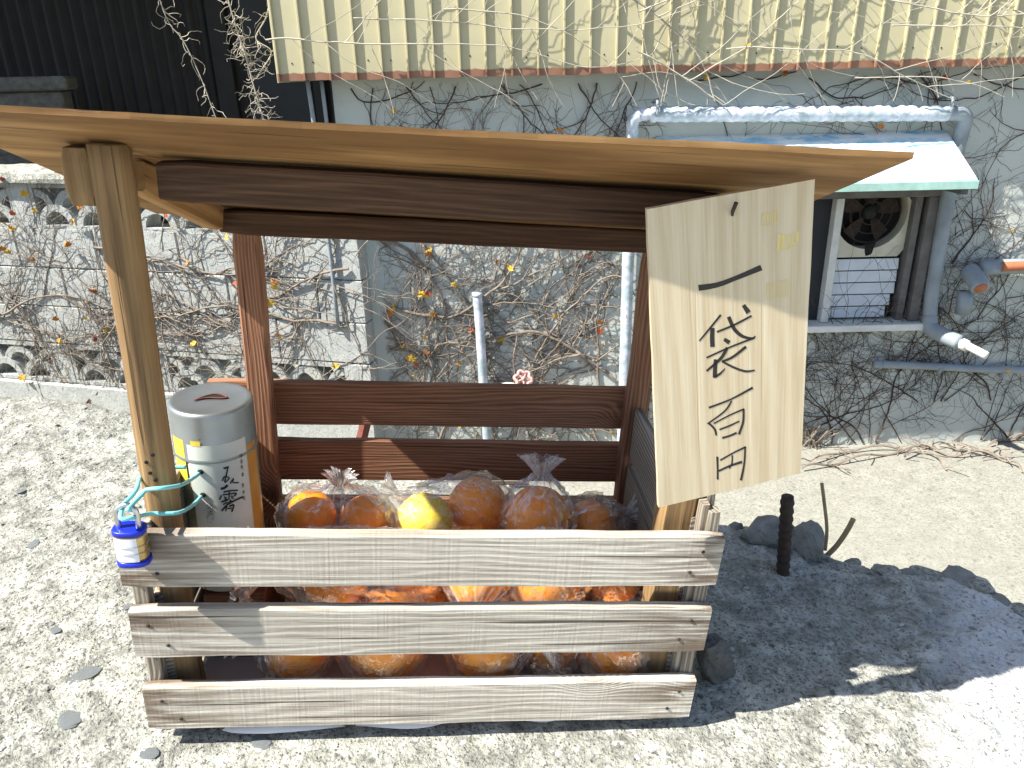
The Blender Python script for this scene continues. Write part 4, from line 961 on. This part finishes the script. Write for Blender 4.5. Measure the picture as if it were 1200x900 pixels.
lid_e = lid.modifiers.new('edges', 'EDGE_SPLIT'); lid_e.split_angle = math.radians(50)
sv = []
for i in range(13):
    s = i/12; d = math.sin(math.pi*s)**.8; x = -.016+.034*s; y = .006*math.sin(4*s)+.012*(s-.5); sv += [(x-d*.0028, y-d*.0048, HT-.0004), (x+d*.0026, y+d*.0056, HT-.0004)]
obj('coin_slot', mesh('coin_slot', sv, [(2*i, 2*i+2, 2*i+3, 2*i+1) for i in range(12)], 'black'), lid)
lipm = join(*[tube([(x, y, z+.0004) for x, y, z in sv[k::2]], .0008, 5) for k in (0, 1)])
obj('slot_lip', mesh('slot_lip', *lipm, 'rust', True), lid)
co = CB@(EYE-OC)
def on_tin(px, py, lift=.0):
    d = CB@ray(px, py); o_ = co-np.array([CXc, CYc, CZ0]); R_ = CR+lift
    A2 = d[0]**2+d[1]**2; B2 = 2*(o_[0]*d[0]+o_[1]*d[1]); C2 = o_[0]**2+o_[1]**2-R_**2; D2 = B2*B2-4*A2*C2
    if D2 < 0: s = -B2/(2*A2); p = o_+d*s; q = nrm([p[0], p[1], 0])*R_; return np.array([q[0], q[1], p[2]])
    return o_+d*((-B2-math.sqrt(D2))/(2*A2))
def tin_angle(px, py): p = on_tin(px, py); return math.atan2(p[1], p[0])
a_l, a_r, a_e = tin_angle(222, 545), tin_angle(290, 545), tin_angle(297, 545)
zt = on_tin(250, 522)[2]
def patch(name, a0, a1, z0, z1, lift, mat):
    return obj(name, mesh(name, *lathe([(CR+lift, z0), (CR+lift, z1)], 24, a0, a1), mat, True), tin)
lab = patch('label', a_l, a_r, .004, zt, .0003, 'label')
patch('orange_stripe', a_r+.01, a_r+.42, .004, zt-.012, .0002, 'orangestripe')
patch('label_edge', a_r+.001, a_r+.009, .004, zt, .0005, 'label')
patch('yellow_print', a_l-.52, a_l-.10, on_tin(210, 560)[2], zt+.004, .0002, 'yellowtape')
patch('yellow_print', a_l+.12, a_l+.36, zt-.0005, zt+.0055, .0006, 'yellowtape')
def tz(u, v): return tuple(on_tin(235+u/7.49, 500+v/7.5, .0009))
ink1 = [([(205, 368), (245, 355)], 11), ([(240, 360), (228, 420), (212, 482)], 9), ([(192, 475), (212, 440), (252, 452), (215, 492)], 8), ([(262, 500), (290, 455), (285, 490), (335, 492)], 8), ([(183, 545), (208, 540), (235, 518)], 15)]
ink2 = [([(205, 575), (250, 565), (325, 560)], 9), ([(185, 606), (168, 640)], 9), ([(198, 600), (310, 585), (297, 610)], 9), ([(252, 568), (250, 640)], 8), ([(210, 618), (226, 624)], 8), ([(212, 634), (230, 638)], 8), ([(268, 610), (286, 614)], 8), ([(272, 626), (290, 630)], 8), ([(186, 662), (240, 642)], 10), ([(200, 684), (232, 664)], 8), ([(240, 682), (300, 650), (370, 618)], 11), ([(268, 648), (222, 700), (188, 738)], 11), ([(232, 700), (222, 742)], 8), ([(256, 700), (292, 688), (276, 746)], 10), ([(240, 722), (272, 715)], 8)]
for st in (ink1, ink2): obj('character', mesh('character', *join(*[ribbon([np.array(p, float) for p in P_], float(W_)*1.45, tz) for P_, W_ in st]), 'ink'), lab)
gl = {0: [((0, 4), (0, 24)), ((6, 4), (18, 4)), ((6, 12), (20, 12)), ((6, 20), (18, 20)), ((12, 2), (12, 24))], 1: [((2, 3), (18, 3)), ((10, 0), (10, 8)), ((4, 9), (16, 9)), ((4, 9), (4, 20)), ((16, 9), (16, 20)), ((4, 15), (16, 15)), ((2, 24), (18, 20))], 2: [((0, 6), (6, 0)), ((3, 6), (3, 22)), ((0, 12), (7, 12)), ((12, 2), (9, 12)), ((10, 4), (18, 4)), ((10, 14), (18, 14)), ((10, 22), (18, 22))], 3: [((2, 4), (18, 4)), ((6, 0), (6, 8)), ((14, 0), (14, 8)), ((10, 8), (2, 16)), ((10, 8), (18, 16)), ((10, 12), (10, 24)), ((4, 18), (16, 18))], 4: [((4, 6), (16, 4)), ((16, 4), (16, 16)), ((16, 16), (6, 20)), ((6, 20), (4, 6)), ((10, 4), (6, 20))]}
for k, (gx_, gy_, g_) in enumerate(((346, 238, 0), (350, 288, 1), (355, 340, 2), (360, 405, 3), (362, 498, 1), (368, 558, 4), (374, 610, 2))):
    obj('character', mesh('character', *join(*[ribbon([np.array((gx_+a[0], gy_+a[1]*1.5), float), np.array((gx_+b[0]*1.1, gy_+b[1]*1.5-2), float)], 3.6, tz) for a, b in gl[g_]]), 'ink'), lab)
# grey-blue mould specks low on the label
parts = []
for k in range(150):
    u, v = random.gauss(78, 22), random.gauss(740, 48); s = random.uniform(2, 5)
    parts.append(ribbon([np.array((u, v)), np.array((u+s, v+random.uniform(-3, 3)))], s, tz))
sp2 = obj('specks', mesh('specks', *join(*parts), 'stone'), lab); sp2['kind'] = 'stuff'
hh = []
for px in ((235, 553), (238, 580)):
    p = on_tin(*px, .0012); hh.append(p); obj('hole', mesh('hole', *rock(.0036, .0014, .003, 3, .15, 10), 'black', True), tin, loc=p).rotation_euler = (0, 0, math.atan2(p[1], p[0])+math.pi/2)

# ------------------------------------------------------------------ padlock and teal wire
PL = np.array([.0205, -.0245, .2580])
pk = crate_thing('padlock', PL, 'blue and white padlock hanging at the corner of the top slat', 'padlock', extra=Matrix.Scale(.84, 4))
def oval(z0, z1, rx, ry, bev, n_=28):
    V = []; Fc = []
    for z, s in ((z0, 0), (z0, 1-bev), (z0+(z1-z0)*.12, 1), (z1-(z1-z0)*.12, 1), (z1, 1-bev), (z1, 0)):
        for k in range(n_):
            a = 2*math.pi*k/n_; c, d = math.cos(a), math.sin(a); V.append((rx*s*math.copysign(abs(c)**.75, c), ry*s*math.copysign(abs(d)**.75, d), z))
    for i in range(5):
        for k in range(n_): a = i*n_+k; c = i*n_+(k+1) % n_; Fc.append((a, c, c+n_, a+n_))
    return V, Fc
obj('body', mesh('body', *oval(-.0165, .0165, .0168, .0125, .04), 'brass', True), pk)
obj('bumper', mesh('bumper', *oval(.0168, .0235, .0178, .0132, .12), 'blue', True), pk)
obj('bumper', mesh('bumper', *oval(-.0240, -.0168, .0180, .0134, .14), 'blue', True), pk)
V = []; Fc = []
for k in range(15):
    a = math.radians(195+105*k/14); c, d = math.cos(a), math.sin(a)
    for z in (-.0155, .0155): V.append((.0172*math.copysign(abs(c)**.75, c), .0129*math.copysign(abs(d)**.75, d), z))
for k in range(14): Fc.append((2*k, 2*k+2, 2*k+3, 2*k+1))
stk = obj('sticker', mesh('sticker', V, Fc, 'sticker', True), pk)
for z in (-.005, .004): obj('band', mesh('band', *tube([(.0176*math.copysign(abs(math.cos(a))**.75, math.cos(a)), .0133*math.copysign(abs(math.sin(a))**.75, math.sin(a)), z) for a in np.linspace(0, 2*math.pi, 29)], .0004, 4), 'steel'), pk)
sh = smooth_path([(-.0105, 0, .020), (-.0105, 0, .040), (-.0085, 0, .047), (0, .001, .0515), (.0085, 0, .047), (.0105, 0, .040), (.0105, 0, .020)], 5)
obj('shackle', mesh('shackle', *tube(sh, .0032, 10), 'steel', True), pk)
h1, h2 = [p+np.array([CXc, CYc, CZ0]) for p in hh]
shk = PL+np.array([0, .0, .0385])
def wp(px, py, y): return in_crate(px, py, y=y)
w1 = smooth_path([h1+np.array([0, .004, 0]), h1+np.array([-.002, -.004, -.001]), wp(222, 563, .060), wp(210, 569, .022), wp(190, 572, .004), wp(172, 574, .003), wp(166, 580, -.003), shk+np.array([.0045, -.004, .004]), shk+np.array([.003, .006, -.004])], 6)
w2 = smooth_path([h2+np.array([0, .004, 0]), h2+np.array([-.002, -.004, -.001]), wp(226, 592, .055), wp(212, 600, .016), wp(195, 602, .006), wp(176, 602, .001), shk+np.array([.0075, -.002, -.007]), shk+np.array([-.002, -.008, -.004]), shk+np.array([-.004, .006, .002])], 6)
w3 = smooth_path([shk+np.array([-.004, .006, .002]), wp(159, 575, .005), wp(166, 556, .03), np.array([.018, .062, .29]), np.array([.045, .072, .285])], 6)
crate_thing('wire_loop', shk, 'teal plastic coated wire from the tea tin round the post to the padlock', 'wire', me=mesh('wire_loop', *join(tube([p-shk for p in w1], .0021, 8), tube([p-shk for p in w2], .0021, 8), tube([p-shk for p in w3], .0021, 8)), 'wire', True))

# ------------------------------------------------------------------ loose things on the ground
def gp(px, py, dz=0.): g = on_ground(px, py); return np.array([g[0], g[1], gz(g[0], g[1])+dz])
g = gp(919, 668); top = on_y(923, 582, g[1]-.006)
Rb = []; Pb = []
for k in range(60):
    t = k/59; Pb.append(np.array([0, 0, -.03])*(1-t)+(top-g)*t); Rb.append(.0092+(.0014 if k % 5 in (0, 1) else 0))
obj('rebar', mesh('rebar', *tube(Pb, Rb, 12), 'rebar', True), loc=g, label='short rusty ribbed steel bar standing in the rough concrete', cat='rebar')
def stone(name, px, py, s, mat, lab, rot=(0, 0, 0), seed=1, dz=0., flat=False, group=None):
    g = gp(px, py, dz); obj(name, mesh(name, *rock(*s, seed, .30, 30, flat), mat, False), loc=g, rot=rot, label=lab, cat='stone', group=group)
stone('stone', 838, 792, (.022, .016, .042), 'stone', 'flat dark stone leaning on the right end of the crate', (0, -.35, .5), 3, .024, True)
stone('stone', 902, 628, (.040, .030, .022), 'stone2', 'rounded pale stone behind the rusty steel bar', (0, 0, .3), 5, .012)
stone('stone', 945, 645, (.024, .026, .034), 'stone2', 'grey stone between the rusty steel bar and the cut stem', (0, .2, .6), 8, .014)
for k, (px, py, s) in enumerate(((1042, 662, .018), (1062, 666, .010), (1090, 668, .022), (1125, 672, .026), (1150, 684, .020), (1172, 700, .016), (1000, 652, .010), (862, 612, .010), (1195, 716, .014))):
    stone('concrete_chunk', px, py, (s*1.4, s, s*.55), 'stone2' if k % 2 else 'ground', 'broken concrete chunk on the ragged shoulder edge', (random.uniform(-.3, .3), random.uniform(-.3, .3), random.uniform(0, 3)), 20+k, .002, True, 'broken chunks on the ragged edge')
g = gp(968, 640); Yd = g[1]
q = [on_y(x, y, Yd+.01*i) for i, (x, y) in enumerate(((967, 645), (969, 620), (966, 590), (963, 566)))]
obj('dry_stalk', mesh('dry_stalk', *tube([p-q[0] for p in smooth_path(q, 4)], .0028, 6), 'twig', True), loc=q[0], label='thin upright tan stalk at the shoulder edge', cat='stalk')
q = [on_y(x, y, Yd-.01) for x, y in ((968, 652), (980, 640), (992, 623), (1000, 608))]
obj('cut_stem', mesh('cut_stem', *tube([p-q[0] for p in smooth_path(q, 4)], .0042, 8), 'twig', True), loc=q[0], label='short cut brown stem slanting from the shoulder edge', cat='stem')
# rusty leg of something leaning behind the crate
a_ = EYE+ray(410, 572)*((0.0-CAMH)/ray(410, 572)[2]); b_ = on_y(432, 480, a_[1]+.02)
obj('bar_and_shadow', mesh('bar_and_shadow', *tube([np.zeros(3), (b_-a_)*.5, b_-a_], .022, 4), 'rust'), loc=a_, label='rusty red iron bar standing in the yard behind the crate', cat='bar')
b2 = EYE+ray(620, 569)*((0.01-CAMH)/ray(620, 569)[2])  # shadow line on the yard, modelled as a thin dark strip
obj('bar_and_shadow', mesh('bar_and_shadow', *tube([np.zeros(3), b2-a_-np.array([.05, 0, 0])], .010, 4), 'rebar'), loc=a_+np.array([.05, 0, .012]), label='thin dark strip modelled as a shadow line in the yard behind the crate', cat='bar')
